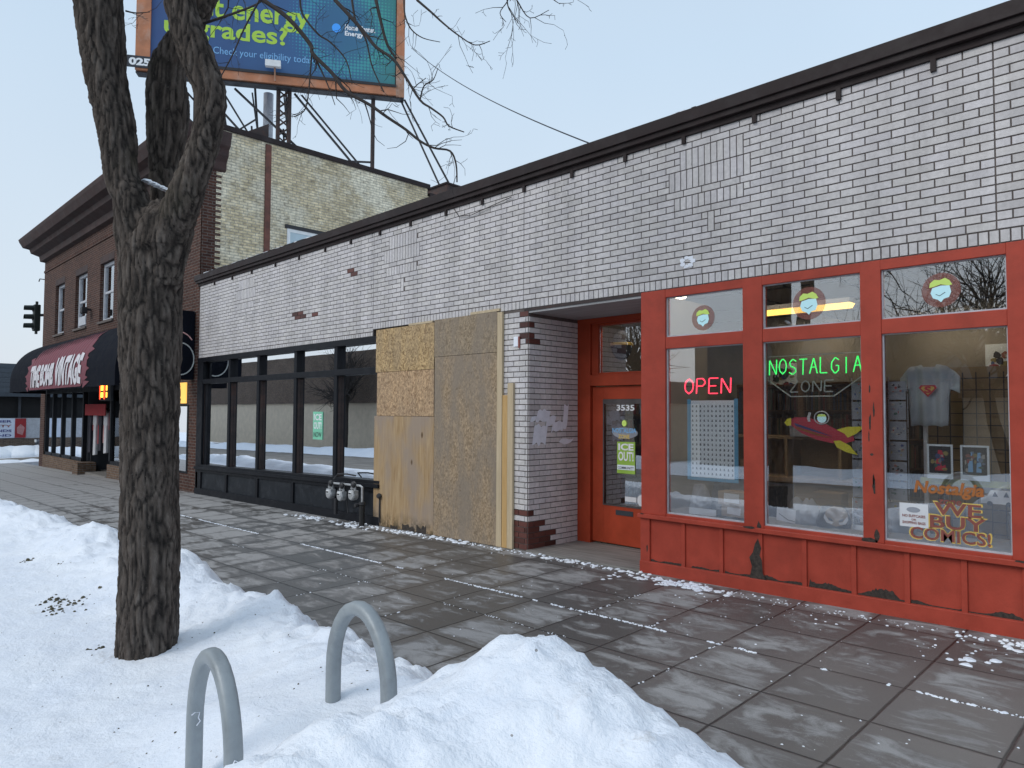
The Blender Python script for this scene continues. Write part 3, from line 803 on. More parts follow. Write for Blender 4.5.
pts = [(-5.2+.19*math.cos(a), YD+.006, 1.44+.07*math.sin(a)) for a in [R(k) for k in range(0, 360, 20)]]
MB().poly(pts).build('oval', M['greyitem'], dd); lettering('NOSTALGIA', (-5.39, YD+.003, 1.44), .36, .06, M['ltblue'], dd, bold=.03); lettering('ZONE', (-5.30, YD+.003, 1.37), .17, .05, M['gold'], dd, bold=.03)
MB().poly([(-5.21+.035*math.cos(a), YD+.002, 1.56+.04*math.sin(a)) for a in [R(k) for k in range(0, 360, 30)]]).build('lamp_motif', M['lime_glow'], dd)
bs = thing('bumper_sticker', 'small white sticker low on the door glass', 'sticker', (-5.0, YD+.02, .6))
box('sticker_sheet', M['paper'], bs, -5.20, -5.03, YD+.005, YD+.008, .60, .66)
MB().poly([(-4.96+.06*math.cos(a), YD+.005, .63+.07*math.sin(a)) for a in [R(k) for k in range(0, 360, 30)]]).build('round_sticker', M['paper'], bs)
hl = thing('pendant_lamp', 'dark globe lantern with a yellow gleam behind the door transom', 'lamp', (-5.35, 1.5, 2.5))
MB().lathe((-5.52, 1.35, 2.56), [(.03,.20),(.08,.17),(.125,.08),(.14,0),(.125,-.08),(.08,-.15),(.02,-.18)], 20).build('globe', M['darkitem'], hl, smooth=True)
MB().lathe((-5.52, 1.35, 2.585), [(.150,-.018),(.153,0),(.150,.018)], 20).build('gleam_ring', M['gold'], hl)  # yellow gleam on the globe put in as a gold ring
MB().tube([(-5.52, 1.35, 2.75), (-5.52, 1.35, 3.0)], .006, 6).build('cord', M['ink'], hl)
# painted-over graffiti on the return and bullet-like scar on the front
gp = MB()
def patchy(pts, x=-5.909): gp.poly([(x, a, z) for a, z in pts])
def rag(y0, y1, z0, z1, n=9, amp=.25):
    pts = []
    for k in range(n): pts.append((y0+(y1-y0)*k/n, z0+(z1-z0)*amp*random.random()))
    for k in range(n): pts.append((y1-(y1-y0)*k/n, z1-(z1-z0)*amp*random.random()))
    return pts
patchy(rag(.06,.34,1.27,1.56,7,.18)); patchy(rag(.12,.40,1.56,1.74,7,.25)); patchy(rag(.40,.66,1.42,1.60,6,.3), -5.908); patchy(rag(.62,.74,1.47,1.80,4,.2), -5.907); patchy(rag(.30,.5,1.50,1.66,5,.3), -5.9065); patchy(rag(.55,.84,1.28,1.36,6,.5), -5.908); patchy(rag(.02,.14,1.56,1.66,4,.3), -5.907)
gp.build('graffiti_cover_paint', M['patch'], shop, recalc=False)
sc = MB()
for k in range(7):
    a = k*.9; sc.poly([(-3.72+.06*math.cos(a)+.035*math.cos(b)*random.uniform(.6,1.2), -.0115-.0004*k, 3.20+.045*math.sin(a)+.022*math.sin(b)*random.uniform(.6,1.2)) for b in [R(j) for j in range(0, 360, 45)]])
sc.build('plaster_scar', M['patch'], shop, recalc=False)
wi = MB().tube([(-7.33,-.02,4.47),(-7.2,-.03,4.33),(-6.95,-.03,4.30),(-6.6,-.03,4.34),(-6.2,-.03,4.38)], .005, 4); wi.build('loose_wire', M['coping'], shop)
ad = thing('alarm_plate', 'tiny white and maroon plate on the brick pier beside the door', 'plate', (-6.11, -.02, 2.55))
box('plate', M['patch'], ad, -6.155, -6.075, -.022, -.011, 2.50, 2.62); box('bracket', M['maroon'], ad, -6.075, -6.05, -.026, -.011, 2.48, 2.62)

# ---- BLACK SHOPFRONT
bf = MB()
gL, gR = gz(-16.12, 0), gz(-9.1, 0)
def bsill(x): return .455+(x+16.1)/7.0*.135
bf.box(-16.10, -15.80, -.03, .12, -.35, 2.85)
bf.box(-15.80, -9.0, -.03, .12, 2.755, 2.849)
bf.box(-15.80, -9.0, -.022, .12, 2.275, 2.375)
for xr in (-14.42, -13.10, -11.63, -10.27, -8.98): 
    bf.box(xr-.10, xr, -.012, .10, bsill(xr)-.02, 2.275); bf.box(xr-.10, xr, -.012, .10, 2.375, 2.755)
bf.box(-15.80,-15.68,.03,.12,.5,2.275)
bf.build('black_window_frame', M['black'], shop, bevel=.004)
rb = MB()
for xr in (-15.80,-14.42, -13.10, -11.63, -10.27): rb.box(xr+.001, xr+.010, .02, .068, bsill(xr)+.05, 2.27)
split_build(rb, 'jamb_trim', M['steel'], shop)
bs2 = MB()
def slab(mb, x0, x1, y0, y1, za0, za1, zb0, zb1):
    mb.hexa([(x0,y0,za0),(x1,y0,zb0),(x1,y1,zb0),(x0,y1,za0),(x0,y0,za1),(x1,y0,zb1),(x1,y1,zb1),(x0,y1,za1)])
slab(bs2, -16.10, -8.98, -.07, .12, bsill(-16.1)-.06, bsill(-16.1), bsill(-9)-.06, bsill(-9))
slab(bs2, -15.8, -8.98, -.035, .12, bsill(-16.1)+.001, bsill(-16.1)+.05, bsill(-9)+.001, bsill(-9)+.05)
bs2.build('black_sill', M['black'], shop, bevel=.004)
pp = MB(); slab(pp, -16.10, -8.98, -.0, .1, -.4, bsill(-16.1)-.06, -.3, bsill(-9)-.06); pp.build('black_base_panel', M['blackpanel'], shop)
pt = MB()
slab(pt, -16.12, -8.98, -.04, -.0, gL-.05, gL+.13, gR-.05, gR+.13)
slab(pt, -16.10, -8.98, -.032, -.0, bsill(-16.1)-.12, bsill(-16.1)-.062, bsill(-9)-.12, bsill(-9)-.062)
for x in (-16.02,-14.5,-13.1,-11.7,-10.3,-9.05): pt.box(x-.05, x+.05, -.030, -.0, gz(x,0)+.13, bsill(x)-.12)
pt.build('black_base_trim', M['black'], shop, bevel=.003)
for x0, x1 in ((-15.68,-14.52),(-14.42,-13.20),(-13.10,-11.73),(-11.63,-10.37),(-10.27,-9.08)):
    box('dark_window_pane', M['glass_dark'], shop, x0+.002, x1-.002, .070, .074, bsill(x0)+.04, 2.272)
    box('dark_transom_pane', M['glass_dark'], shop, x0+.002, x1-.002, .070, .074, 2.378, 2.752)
# dark vacant room behind it
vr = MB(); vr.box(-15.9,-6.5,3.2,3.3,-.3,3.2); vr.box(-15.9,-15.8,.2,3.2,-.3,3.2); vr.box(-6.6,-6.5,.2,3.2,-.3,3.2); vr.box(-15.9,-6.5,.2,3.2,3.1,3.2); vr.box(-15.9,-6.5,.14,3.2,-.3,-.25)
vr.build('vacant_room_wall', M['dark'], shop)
gp2 = thing('window_poster', 'pale green printed poster taped inside the fourth black framed window', 'poster', (-10.9, .12, 1.4))
box('sheet', M['mint'], gp2, -11.15, -10.83, .060, .064, 1.20, 1.68)
lettering('ICE', (-11.12, .058, 1.53), .26, .11, M['text_white'], gp2, bold=.03); lettering('OUT!', (-11.12, .058, 1.38), .26, .12, M['text_white'], gp2, bold=.03); lettering('NOW', (-11.12, .058, 1.24), .26, .09, M['ink'], gp2, bold=.01)

# ---- PLYWOOD OVER THE BROKEN WINDOW
def sheet(name, mat, label, x0, x1, z0, z1, y=-.020, th=.014, cat='board'):
    z0l = z0 if z0 is not None else gz(x0, 0)+.005; z0r = z0 if z0 is not None else gz(x1, 0)+.005
    mb = MB(); slab(mb, x0, x1, y-th, y, z0l, z1, z0r, z1 if not isinstance(z1, tuple) else z1[1])
    o = mb.build(name, mat, None, bevel=.0015); tag(o, label, cat, 'boards nailed over the broken shop window'); return o
sheet('osb_sheet', M['osb'], 'golden flake board at top left of the boarded window', -9.12, -7.705, 2.285, 2.935)
sheet('osb_sheet', M['osb2'], 'reddish flake board under the golden one, left of the vertical seam', -9.08, -8.11, 1.625, 2.28)
sheet('osb_sheet', M['osb2'], 'narrow reddish flake board right of the vertical seam in the middle row', -8.105, -7.70, 1.625, 2.28)
sheet('plywood_sheet', M['ply'], 'pale knotty plywood sheet with a stained foot at bottom left of the boarded window', -9.14, -7.69, None, 1.62)
sheet('osb_sheet', M['osb3'], 'grey weathered flake board at top right of the boarded window', -7.70, -6.44, 2.45, 2.965)
sheet('osb_sheet', M['osb4'], 'tall brown and grey flake board reaching from the pavement to the top right board', -7.685, -6.43, None, 2.445)
def stud(mat, label, x0, x1, z1, y0=-.045, y1=-.009):
    mb = MB(); slab(mb, x0, x1, y0, y1, gz(x0,0)+.004, z1, gz(x1,0)+.004, z1)
    tag(mb.build('timber_stud', mat, None, bevel=.003), label, 'timber', 'timber studs beside the boards')
stud(M['lumber'], 'tall pale timber stud along the right edge of the flake boards', -6.425, -6.335, 2.95)
stud(M['lumber2'], 'orange toned timber stud second from the white brick pier', -6.33, -6.24, 1.90, -.040)
stud(M['lumber'], 'pale timber stud fixed against the white brick pier, shorter than the tall one', -6.235, -6.14, 2.05)
tb = MB().box(-6.95,-6.4,-.034,-.010,2.968,3.0); 
tag(tb.build('timber_batten', M['lumber']), 'thin pale timber batten over the grey top right board', 'timber')
tag(MB().box(-8.3,-7.75,-.034,-.010,2.938,2.965).build('timber_batten', M['lumber']), 'thin pale timber batten over the golden top left board', 'timber')
box('window_void', M['dark'], shop, -8.97, -6.47, .0, .1, -.1, 2.85)

stn = MB()
for cx, cz, w, h in ((-8.25,.05,.30,.09),(-7.95,.04,.22,.13),(-8.6,.03,.18,.05)):
    stn.poly([(cx+w*(k/8-.5), -.0362, gz(cx,0)+.006) for k in range(9)]+[(cx+w*(.5-k/8), -.0362, gz(cx,0)+.01+h*random.uniform(.35, 1)) for k in range(9)])
tag(stn.build('rotten_stain', M['rot'], None, recalc=False), 'dark rotten stain along the foot of the pale plywood', 'stain')
# ---- GAS METERS
def make_meter():
    r = thing('gas_meter', 'gas meter', 'gas meter', (0,0,0), 'gas meters on the black shopfront')
    m = MB(); m.lathe((0,0,0), [(.02,-.075),(.085,-.07),(.10,-.04),(.10,.04),(.085,.07),(.02,.075)], 16, 'y'); m.box(-.09,.09,-.06,.06,.0,.10)
    m.build('meter_body', M['meter'], r, bevel=.01)
    MB().box(-.055,.055,-.085,-.06,.01,.075).build('index_box', M['white'], r, bevel=.006)
    MB().box(-.04,.04,-.088,-.085,.025,.055).build('dial_window', M['ink'], r)
    p = MB(); p.tube([(-.06,0,.09),(-.06,0,.19)], .018, 8); p.box(-.06,.06,-.008,.008,.125,.135); p.tube([(.06,0,.09),(.06,0,.17),(.06,.0,.24)], .018, 8); p.lathe((-.06,0,.13),[(.028,-.015),(.028,.015)],6); p.lathe((.06,0,.13),[(.028,-.015),(.028,.015)],6)
    p.build('union_pipe', M['meter'], r, smooth=False)
    p = None; q = MB(); q.lathe((.06,-.03,.22), [(.02,-.05),(.06,-.035),(.065,.0),(.04,.02)], 14, 'y'); q.build('regulator', M['meterdark'], r, smooth=True)
    return r
m0 = make_meter()
for k, (x, z, lab) in enumerate(((-10.09,.37,'pale gas meter at the left end of the row'),(-9.76,.36,'pale gas meter in the middle of the row of three'),(-9.43,.40,'darker gas meter nearest the upright pipe'))):
    r = m0 if k == 0 else copy_tree(m0)
    r.location = (x, -.20, z); r['label'] = lab; r.scale = (.78,.78,.78)
pm = thing('meter_pipe', 'dark gas pipework with tall riser beside the three gas meters', 'pipe', (-9.2,-.2,0))
MB().tube([(-10.14,-.20,.50),(-10.14,-.20,.54),(-9.25,-.20,.56),(-9.19,-.20,.54),(-9.19,-.20,.28)], .017, 8).build('manifold', M['meter'], pm)
MB().tube([(-9.19,-.20,.27),(-9.19,-.20,gz(-9.2,-.2)-.01)], .042, 10).build('riser_sleeve', M['rubber'], pm)
MB().tube([(-10.03,-.19,.60),(-10.03,-.12,.68),(-9.75,-.12,.70),(-9.5,-.12,.69)], .012, 6).tube([(-9.7,-.19,.58),(-9.7,-.15,.36),(-9.66,-.15,.10)], .011, 6).tube([(-10.0,-.16,.3),(-10.0,-.16,.05)], .03, 8).build('service_pipe', M['meterdark'], pm)
MB().lathe((-9.19,-.2,.30), [(.05,-.02),(.05,.02)], 8).lathe((-9.25,-.24,.27), [(.03,-.05),(.03,.02)], 8, 'y').build('shutoff_valve', M['meterdark'], pm)
tag(MB().lathe((-8.95,-.06,.42), [(.03,-.03),(.045,0),(.03,.03)], 10, 'y').tube([(-8.95,-.05,.4),(-8.95,-.05,.02)], .012, 6).build('standpipe', M['meterdark']), 'short dark tap pipe between the gas meters and the plywood', 'pipe')

# =================================================================== COMIC SHOP INTERIOR
rm = MB()
rm.box(-6.3,-.6,6.4,6.5,-.05,3.25); rm.box(-6.4,-6.3,1.12,6.5,-.05,3.25); rm.box(-.7,-.6,.31,6.4,-.05,3.25)
rm.build('interior_wall', M['intwall'], shop)
rc = MB(); rc.box(-6.3,-.7,.31,6.4,3.20,3.25); rc.build('interior_ceiling', M['intceil'], shop)
rg = MB()
for x in [-4.2+.61*k for k in range(6)]: rg.box(x-.012, x+.012, .32, 6.3, 3.185, 3.199)
for y in [.8+1.22*k for k in range(5)]: rg.box(-6.2, -.75, y-.012, y+.012, 3.186, 3.198)
rg.build('ceiling_grid', M['darkitem'], shop)
fl = MB(); fl.box(-6.3,-.7,.09,6.4,-.05,.02); fl.build('interior_floor', M['intfloor'], shop)
ld = MB(); ld.box(-4.19,-.965,.10,.72,.02,.66); ld.build('display_ledge', M['offwhite'], shop)
# light fittings
def fixture(x0, x1, y, z, lab, lens='lamp_yellow'):
    r = thing('ceiling_light', lab, 'ceiling light', ((x0+x1)/2, y, z), 'fluorescent fittings in the comic shop')
    MB().box(x0, x1, y-.09, y+.09, z, z+.05).build('housing', M['white'], r)
    MB().hexa([(x0,y-.075,z-.001),(x1,y-.075,z-.001),(x1,y+.075,z-.001),(x0,y+.075,z-.001),(x0+.02,y-.05,z-.05),(x1-.02,y-.05,z-.05),(x1-.02,y+.05,z-.05),(x0+.02,y+.05,z-.05)]).build('lens', M[lens], r)
fixture(-3.78, -2.72, 1.62, 2.87, 'lit yellow fluorescent light seen through the middle transom')
for fx0, fy, lab in ((-5.7,1.22,'added unseen fill light near the front, left end of the shop'),(-4.0,.62,'added unseen fill light over the left window display'),(-2.3,.62,'added unseen fill light over the right window display'),(-5.4,5.9,'added unseen fill light by the back wall, left'),(-3.4,5.9,'added unseen fill light by the back wall, right')):
    fixture(fx0, fx0+1.2, fy, 3.12, lab, 'lamp_fill')  # fittings added out of sight to brighten the interior

def bookcase(x0, x1, y, z1, lab, n=5):
    r = thing('bookcase', lab, 'bookcase', ((x0+x1)/2, y, .02), 'bookcases in the comic shop')
    MB().box(x0,x0+.03,y,y+.3,.02,z1).box(x1-.03,x1,y,y+.3,.02,z1).box(x0+.03,x1-.03,y+.27,y+.3,.02,z1).build('case', M['shelfwood'], r)
    zs = [.05+(z1-.1)*k/n for k in range(n+1)]
    for z in zs: MB().box(x0+.03,x1-.03,y+.0,y+.27,z,z+.022).build('shelf', M['shelfwood'], r)
    return zs
books = MB(); books.col = books.bm.loops.layers.float_color.new('tone')
def colbox(mb, c, *a):
    n0 = len(mb.bm.faces); mb.box(*a); mb.bm.faces.ensure_lookup_table()
    for f in mb.bm.faces[n0:]:
        for l in f.loops: l[mb.col] = (*c, 1)
def bkcol():
    c = random.choice(((.30,.22,.14),(.22,.15,.09),(.12,.08,.06),(.30,.06,.05),(.08,.12,.22),(.35,.30,.2),(.10,.16,.10),(.26,.24,.24),(.16,.1,.07)))
    f = random.uniform(.5, 1.0); return tuple(x*f for x in c)
def fill(x0, x1, y, z, h):
    x = x0
    while x < x1-.02:
        w = random.uniform(.015, .04); hh = h*random.uniform(.65, .92)
        if random.random() < .94: colbox(books, bkcol(), x, x+w-.002, y+random.uniform(0,.03), y+.25, z, z+hh)
        x += w
for x0, x1, y, z1, lab in ((-5.75,-4.75,1.62,2.1,'dark bookcase straight behind the door glass'),(-4.75,-3.7,5.2,2.2,'left one of the tall bookcases at the back wall'),(-3.65,-2.6,5.2,2.2,'middle one of the tall bookcases at the back wall'),(-6.1,-5.0,5.6,2.2,'bookcase in the far left corner of the comic shop')):
    zs = bookcase(x0, x1, y, z1, lab)
    for a, b in zip(zs, zs[1:]): fill(x0+.035, x1-.035, y+.01, a+.023, b-a-.023)
m, nt, out = newmat('book_spines'); a = N(nt, 'ShaderNodeAttribute', attribute_name='tone'); bsdf(nt, out, a.outputs['Color'], .6)
tag(books.build('paperback_books', m), 'rows of paperback spines packed on the shop shelves', 'books', kind='stuff')
M['covers'] = m

# counter, racks
ct = thing('shop_counter', 'tan wooden counter with pale front in the middle of the shop', 'counter', (-3.2,2.4,.02))
MB().box(-4.3,-2.75,1.7,2.3,.02,.92).build('counter_base', M['tanboard'], ct); MB().box(-4.35,-2.7,1.65,2.35,.92,.97).build('counter_top', M['cardboard'], ct); MB().box(-4.3,-3.4,1.685,1.7,.55,.90).build('counter_front', M['greyitem'], ct)
cs = thing('shelf_unit', 'brown open shelf unit standing on the counter', 'shelf', (-3.3,2.1,.97))
MB().box(-4.2,-4.17,1.8,2.2,.97,1.4).box(-2.95,-2.92,1.8,2.2,.97,1.4).box(-3.55,-3.52,1.8,2.2,.97,1.4).build('upright', M['tanboard'], cs); MB().box(-4.2,-2.92,1.8,2.2,1.40,1.43).box(-4.2,-2.92,2.17,2.2,.97,1.40).build('board', M['tanboard'], cs)
# comic racks: tall narrow strips of covers beside the third post
def cover_art(parent, x0, x1, z0, z1, y, n=6, name='cover_art'):
    mb = MB(); mb.col = mb.bm.loops.layers.float_color.new('tone')
    for k in range(n*n):
        w = (x1-x0)*random.uniform(.08, .35); h = (z1-z0)*random.uniform(.06, .28); cx = random.uniform(x0+w/2, x1-w/2); cz = random.uniform(z0+h/2, z1-h/2)
        c = random.choice(((.35,.05,.05),(.05,.08,.2),(.4,.38,.34),(.05,.12,.1),(.3,.25,.1),(.04,.04,.05),(.15,.2,.28),(.3,.12,.1)))
        nn = 7; f = mb.bm.faces.new([mb.bm.verts.new((cx+w/2*math.cos(a)*random.uniform(.6,1.0), y-.0003*(k+1), cz+h/2*math.sin(a)*random.uniform(.6,1.0))) for a in [2*math.pi*j/nn for j in range(nn)]])
        for l in f.loops: l[mb.col] = (*c, 1)
    return mb.build(name, M['covers'], parent, recalc=False)
def comic(x0, x1, z0, z1, y, lab, band=.16, group=None):
    r = thing('comic_book', lab, 'comic book', ((x0+x1)/2, y, z0), group)
    MB().box(x0, x1, y, y+.004, z0, z1).build('sleeve', M['ltpaper'], r)
    b = (z1-z0)*band
    MB().box(x0+.015, x1-.015, y-.002, y-.0005, z0+b, z1-.015).build('cover', M['darkitem'], r)
    cover_art(r, x0+.02, x1-.02, z0+b+.01, z1-.03, y-.0022, 5)
    return r
c1 = comic(-1.655,-1.475,1.185,1.455,.14,'sleeved comic with a red figure on its cover, hanging in the right window'); MB().poly([(x,.1345,z) for x,z in ((-1.60,1.25),(-1.52,1.25),(-1.535,1.36),(-1.55,1.41),(-1.575,1.41),(-1.585,1.34))]).build('figure_print', M['rocket_red'], c1)
c2 = comic(-1.425,-1.235,1.185,1.455,.14,'sleeved comic with blue and white figures, hanging in the right window'); MB().poly([(x,.1345,z) for x,z in ((-1.375,1.25),(-1.34,1.25),(-1.345,1.4),(-1.365,1.4))]).poly([(x,.1345,z) for x,z in ((-1.32,1.25),(-1.285,1.25),(-1.29,1.4),(-1.31,1.4))]).build('figure_print', M['ltblue'], c2)
for xx, lab in ((-2.16,'left of the two strips of comic covers flanking the peeling red post'),(-1.87,'right of the two strips of comic covers flanking the peeling red post')):
    r = thing('comic_rack', lab, 'comic rack', (xx,.16,.66))
    MB().box(xx-.075,xx-.069,.17,.18,.70,2.0).box(xx+.069,xx+.075,.17,.18,.70,2.0).build('rack_wire', M['chrome'], r)
    for k in range(7):
        z = .82+k*.165; MB().box(xx-.065, xx+.065, .15, .158, z, z+.15).build('cover_sheet', M['greyitem'], r)
        cover_art(r, xx-.058, xx+.058, z+.03, z+.14, .149, 3)
# grid wall with shirt behind right window
gw = thing('grid_wall', 'black wire grid panel in front of a tan board behind the right window', 'grid panel', (-1.3,.8,.66))
MB().box(-1.86,-.72,.86,.88,.66,2.10).build('backing_board', M['tanboard'], gw)
g = MB()
for k in range(12): x = -1.84+k*.098; g.box(x-.004,x+.004,.80,.806,.68,2.05)
for k in range(14): z = .70+k*.1; g.box(-1.84,-.75,.806,.812,z-.004,z+.004)
g.build('wire_grid', M['ink'], gw)
pc = MB().box(-1.80,-1.77,.60,.63,.66,2.0); tag(pc.build('display_pole', M['patch']), 'pale square display pole beside the hanging white shirt', 'pole')
ts = thing('t_shirt', 'white T-shirt with a red shield emblem hanging in the right window', 'shirt', (-1.7,.5,1.6))
mb = MB()
out_ = [(-.215,0),(.215,.0),(.20,.40),(.30,.36),(.33,.52),(.19,.64),(.08,.66),(.04,.635),(-.04,.635),(-.08,.66),(-.19,.64),(-.33,.52),(-.30,.36),(-.20,.40)]
def sy(x, z): return .5+.018*math.sin(x*34)+.01*math.sin(z*17)
cols = 40
def edges_at(x):      # shirt outline bottom/top for a column
    ax = abs(x)
    if ax <= .20: bot = .0+.006*math.sin(x*40)
    else: bot = .40-(ax-.20)*.4
    top = .66 if ax > .08 else .635
    if ax > .08: top = .66-(ax-.08)*.16 if ax < .19 else .642-(ax-.19)*.9
    return bot, top
cx, cz = -1.725, 1.545
prev = None
for i in range(cols+1):
    x = -.325+.65*i/cols; b, t = edges_at(x); t = max(t, b+.01)
    ring = [mb.bm.verts.new((cx+x*.70, sy(x, b+(t-b)*j/8), cz+.05+(b+(t-b)*j/8)*.78)) for j in range(9)]
    if prev:
        for j in range(8): mb.bm.faces.new((prev[j], ring[j], ring[j+1], prev[j+1]))
    prev = ring
o = mb.build('shirt_body', M['shirt'], ts, smooth=True, recalc=False); o.modifiers.new('s', 'SOLIDIFY').thickness = .012
sh = [(-.075,.44),(.075,.44),(.095,.405),(0,.29),(-.095,.405)]
MB().poly([(cx+x*.72, .466, cz+.10+z*.66) for x, z in sh]).build('shield_border', M['rocket_red'], ts, recalc=False)
MB().poly([(cx+x*.54, .464, cz+.10+(.385+(z-.385)*.72)*.66) for x, z in sh]).build('shield_field', M['gold'], ts, recalc=False)
lettering('S', (cx-.026, .462, cz+.325), .052, .055, M['rocket_red'], ts, 'emblem_letter', bold=.05)

# rocket decal
rk = thing('rocket_cutout', 'red rocket cut-out with yellow nose and fins in the middle window', 'cut-out', (-2.5,.13,1.5))
def rp(px, pz): return (-2.78+.66*px, 0, 1.62+.66*pz)
def rpoly(pts, y, mat, name): 
    return MB().prism([(rp(a, b)[0], y, rp(a, b)[2]) for a, b in pts], (0,.006,0)).build(name, mat, rk)
body = [(0,0),(.10,.055),(.28,.06),(.50,-.02),(.66,-.10),(.86,-.16),(.88,-.24),(.78,-.27),(.60,-.28),(.40,-.24),(.20,-.16),(.06,-.06)]
rpoly(body, .125, M['rocket_red'], 'hull')
rpoly([(-.04,-.02),(.0,.035),(.055,.05),(.055,-.055),(.0,-.06)], .121, M['yellow'], 'nose_cone')
rpoly([(.10,-.02),(.35,-.10),(.60,-.19),(.36,-.13),(.12,-.06)], .119, M['purple'], 'stripe')
rpoly([(.12,-.07),(.60,-.215),(.40,-.18),(.14,-.10)], .119, M['orangep'], 'stripe')
rpoly([(.66,-.10),(.80,-.06),(1.02,-.05),(.90,-.15),(.80,-.20),(.76,-.15)], .119, M['yellow'], 'fin')
rpoly([(.62,-.25),(.70,-.24),(.82,-.30),(.92,-.42),(.78,-.39),(.66,-.33)], .119, M['yellow'], 'fin')
rpoly([(.315,.06),(.33,.12),(.30,.13),(.275,.05),(.29,-.0),(.32,.0)], .118, M['paper'], 'windscreen')
MB().tube([(-2.78+.66*(.47+.095*math.cos(a)), .117, 1.62+.66*(.055+.085*math.sin(a))) for a in [2*math.pi*k/20 for k in range(21)]], .005, 5).build('bubble_canopy', M['paper'], rk)
rpoly([(.47+.06*math.cos(a), .045+.06*math.sin(a)) for a in [2*math.pi*k/12 for k in range(12)]], .120, M['cyan_glow'], 'pilot_helmet')
rpoly([(.41,.07),(.53,.07),(.51,.10),(.43,.10)], .116, M['lime_glow'], 'pilot_cap')

# transom stickers
for xx, zz, r_, lab in ((-3.575,2.63,.125,'faded red disc sticker in the left transom above the OPEN sign'),(-2.535,2.665,.145,'faded red disc sticker in the middle transom in front of the yellow light'),(-1.51,2.66,.135,'faded red disc sticker in the right transom above the white shirt')):
    r = thing('disc_sticker', lab, 'sticker', (xx,.07,zz), 'round stickers in the transoms')
    MB().poly([(xx+r_*math.cos(a), .0335, zz+r_*math.sin(a)) for a in [2*math.pi*k/28 for k in range(28)]]).build('disc', M['stickered'], r, recalc=False)
    s = r_/.135
    MB().poly([(xx+s*a, .0325, zz+s*b) for a, b in ((-.06,.02),(-.072,-.02),(-.055,-.06),(-.02,-.075),(.0,-.095),(.02,-.07),(.055,-.06),(.07,-.02),(.06,.03),(.0,.035))]).build('pale_shape', M['cyan_glow'], r, recalc=False)
    MB().poly([(xx+s*a, .0320, zz+s*b) for a, b in ((-.08,.025),(-.075,.06),(-.045,.085),(-.01,.078),(.03,.092),(.06,.07),(.078,.035),(.05,.03),(.0,.045),(-.05,.03))]).build('lime_shape', M['lime_glow'], r, recalc=False)
    MB().tube([(xx+s*a, .0318, zz+s*b) for a, b in ((-.035,-.03),(-.01,-.045),(.03,-.02))], .003*s, 4).build('line_mark', M['ink'], r)

# neon signs
STR = {'O': [[(.5,0),(.1,.2),(0,.5),(.1,.8),(.5,1),(.9,.8),(1,.5),(.9,.2),(.5,0)]], 'P': [[(0,0),(0,1),(.7,1),(1,.75),(.7,.5),(0,.5)]], 'E': [[(1,1),(0,1),(0,0),(1,0)],[(0,.5),(.8,.5)]],
 'N': [[(0,0),(0,1),(1,0),(1,1)]], 'S': [[(.95,.85),(.5,1),(.05,.8),(.2,.55),(.8,.42),(.95,.2),(.5,0),(.0,.15)]], 'T': [[(0,1),(1,1)],[(.5,1),(.5,0)]], 'A': [[(0,0),(.5,1),(1,0)],[(.2,.4),(.8,.4)]],
 'L': [[(0,1),(0,0),(.9,0)]], 'G': [[(.95,.85),(.5,1),(.05,.7),(.05,.3),(.5,0),(.95,.2),(.95,.5),(.6,.5)]], 'I': [[(.5,0),(.5,1)]], 'Z': [[(0,1),(1,1),(0,0),(1,0)]]}
def neon(word, x0, x1, z0, z1, y, mat, parent, rad=.0055, wob=0, slope=0):
    n_ = len(word); cw = (x1-x0)/n_
    for i, ch in enumerate(word):
        mb = MB()
        for stx in STR[ch]:
            ww = cw*(.72 if ch != 'I' else .2); xo = x0+i*cw+(cw-ww)/2
            dz = slope*i + wob*math.sin(i*1.7)
            P = [Vector((xo+a*ww+(.06*ww*(b-.5)), y, z0+dz+b*(z1-z0))) for a, b in stx]; Q = [P[0]]
            for a, b in zip(P, P[1:]):
                e = min(.3, rad*1.1/max(1e-6, (b-a).length)); Q += [a.lerp(b, e), a.lerp(b, 1-e)]
            Q.append(P[-1]); mb.tube(Q, rad, 6)
        mb.build('neon_letter', mat, parent)
no = thing('open_sign', 'red neon OPEN sign glowing in the left window', 'neon sign', (-3.57,.12,1.9))
neon('OPEN', -3.85, -3.31, 1.885, 2.035, .115, M['neon_red'], no, .006)
MB().box(-3.84,-3.32,.125,.13,1.955,1.962).build('mounting_rail', M['ink'], no)
nz = thing('shop_name_sign', 'green neon NOSTALGIA over unlit ZONE in a shield outline, middle window', 'neon sign', (-2.55,.12,2.0))
neon('NOSTALGIA', -2.95, -2.115, 2.045, 2.185, .112, M['neon_green'], nz, .005, .006)
neon('ZONE', -2.76, -2.35, 1.885, 1.985, .112, M['neon_off'], nz, .006)
MB().tube([(-2.95,.115,2.215),(-2.12,.115,2.215)], .005, 6).tube([(-2.955,.115,2.03),(-2.955,.115,2.0),(-2.74,.115,1.845),(-2.36,.115,1.845),(-2.115,.115,2.02),(-2.115,.115,2.05)], .006, 6).build('shield_tube', M['neon_off'], nz)

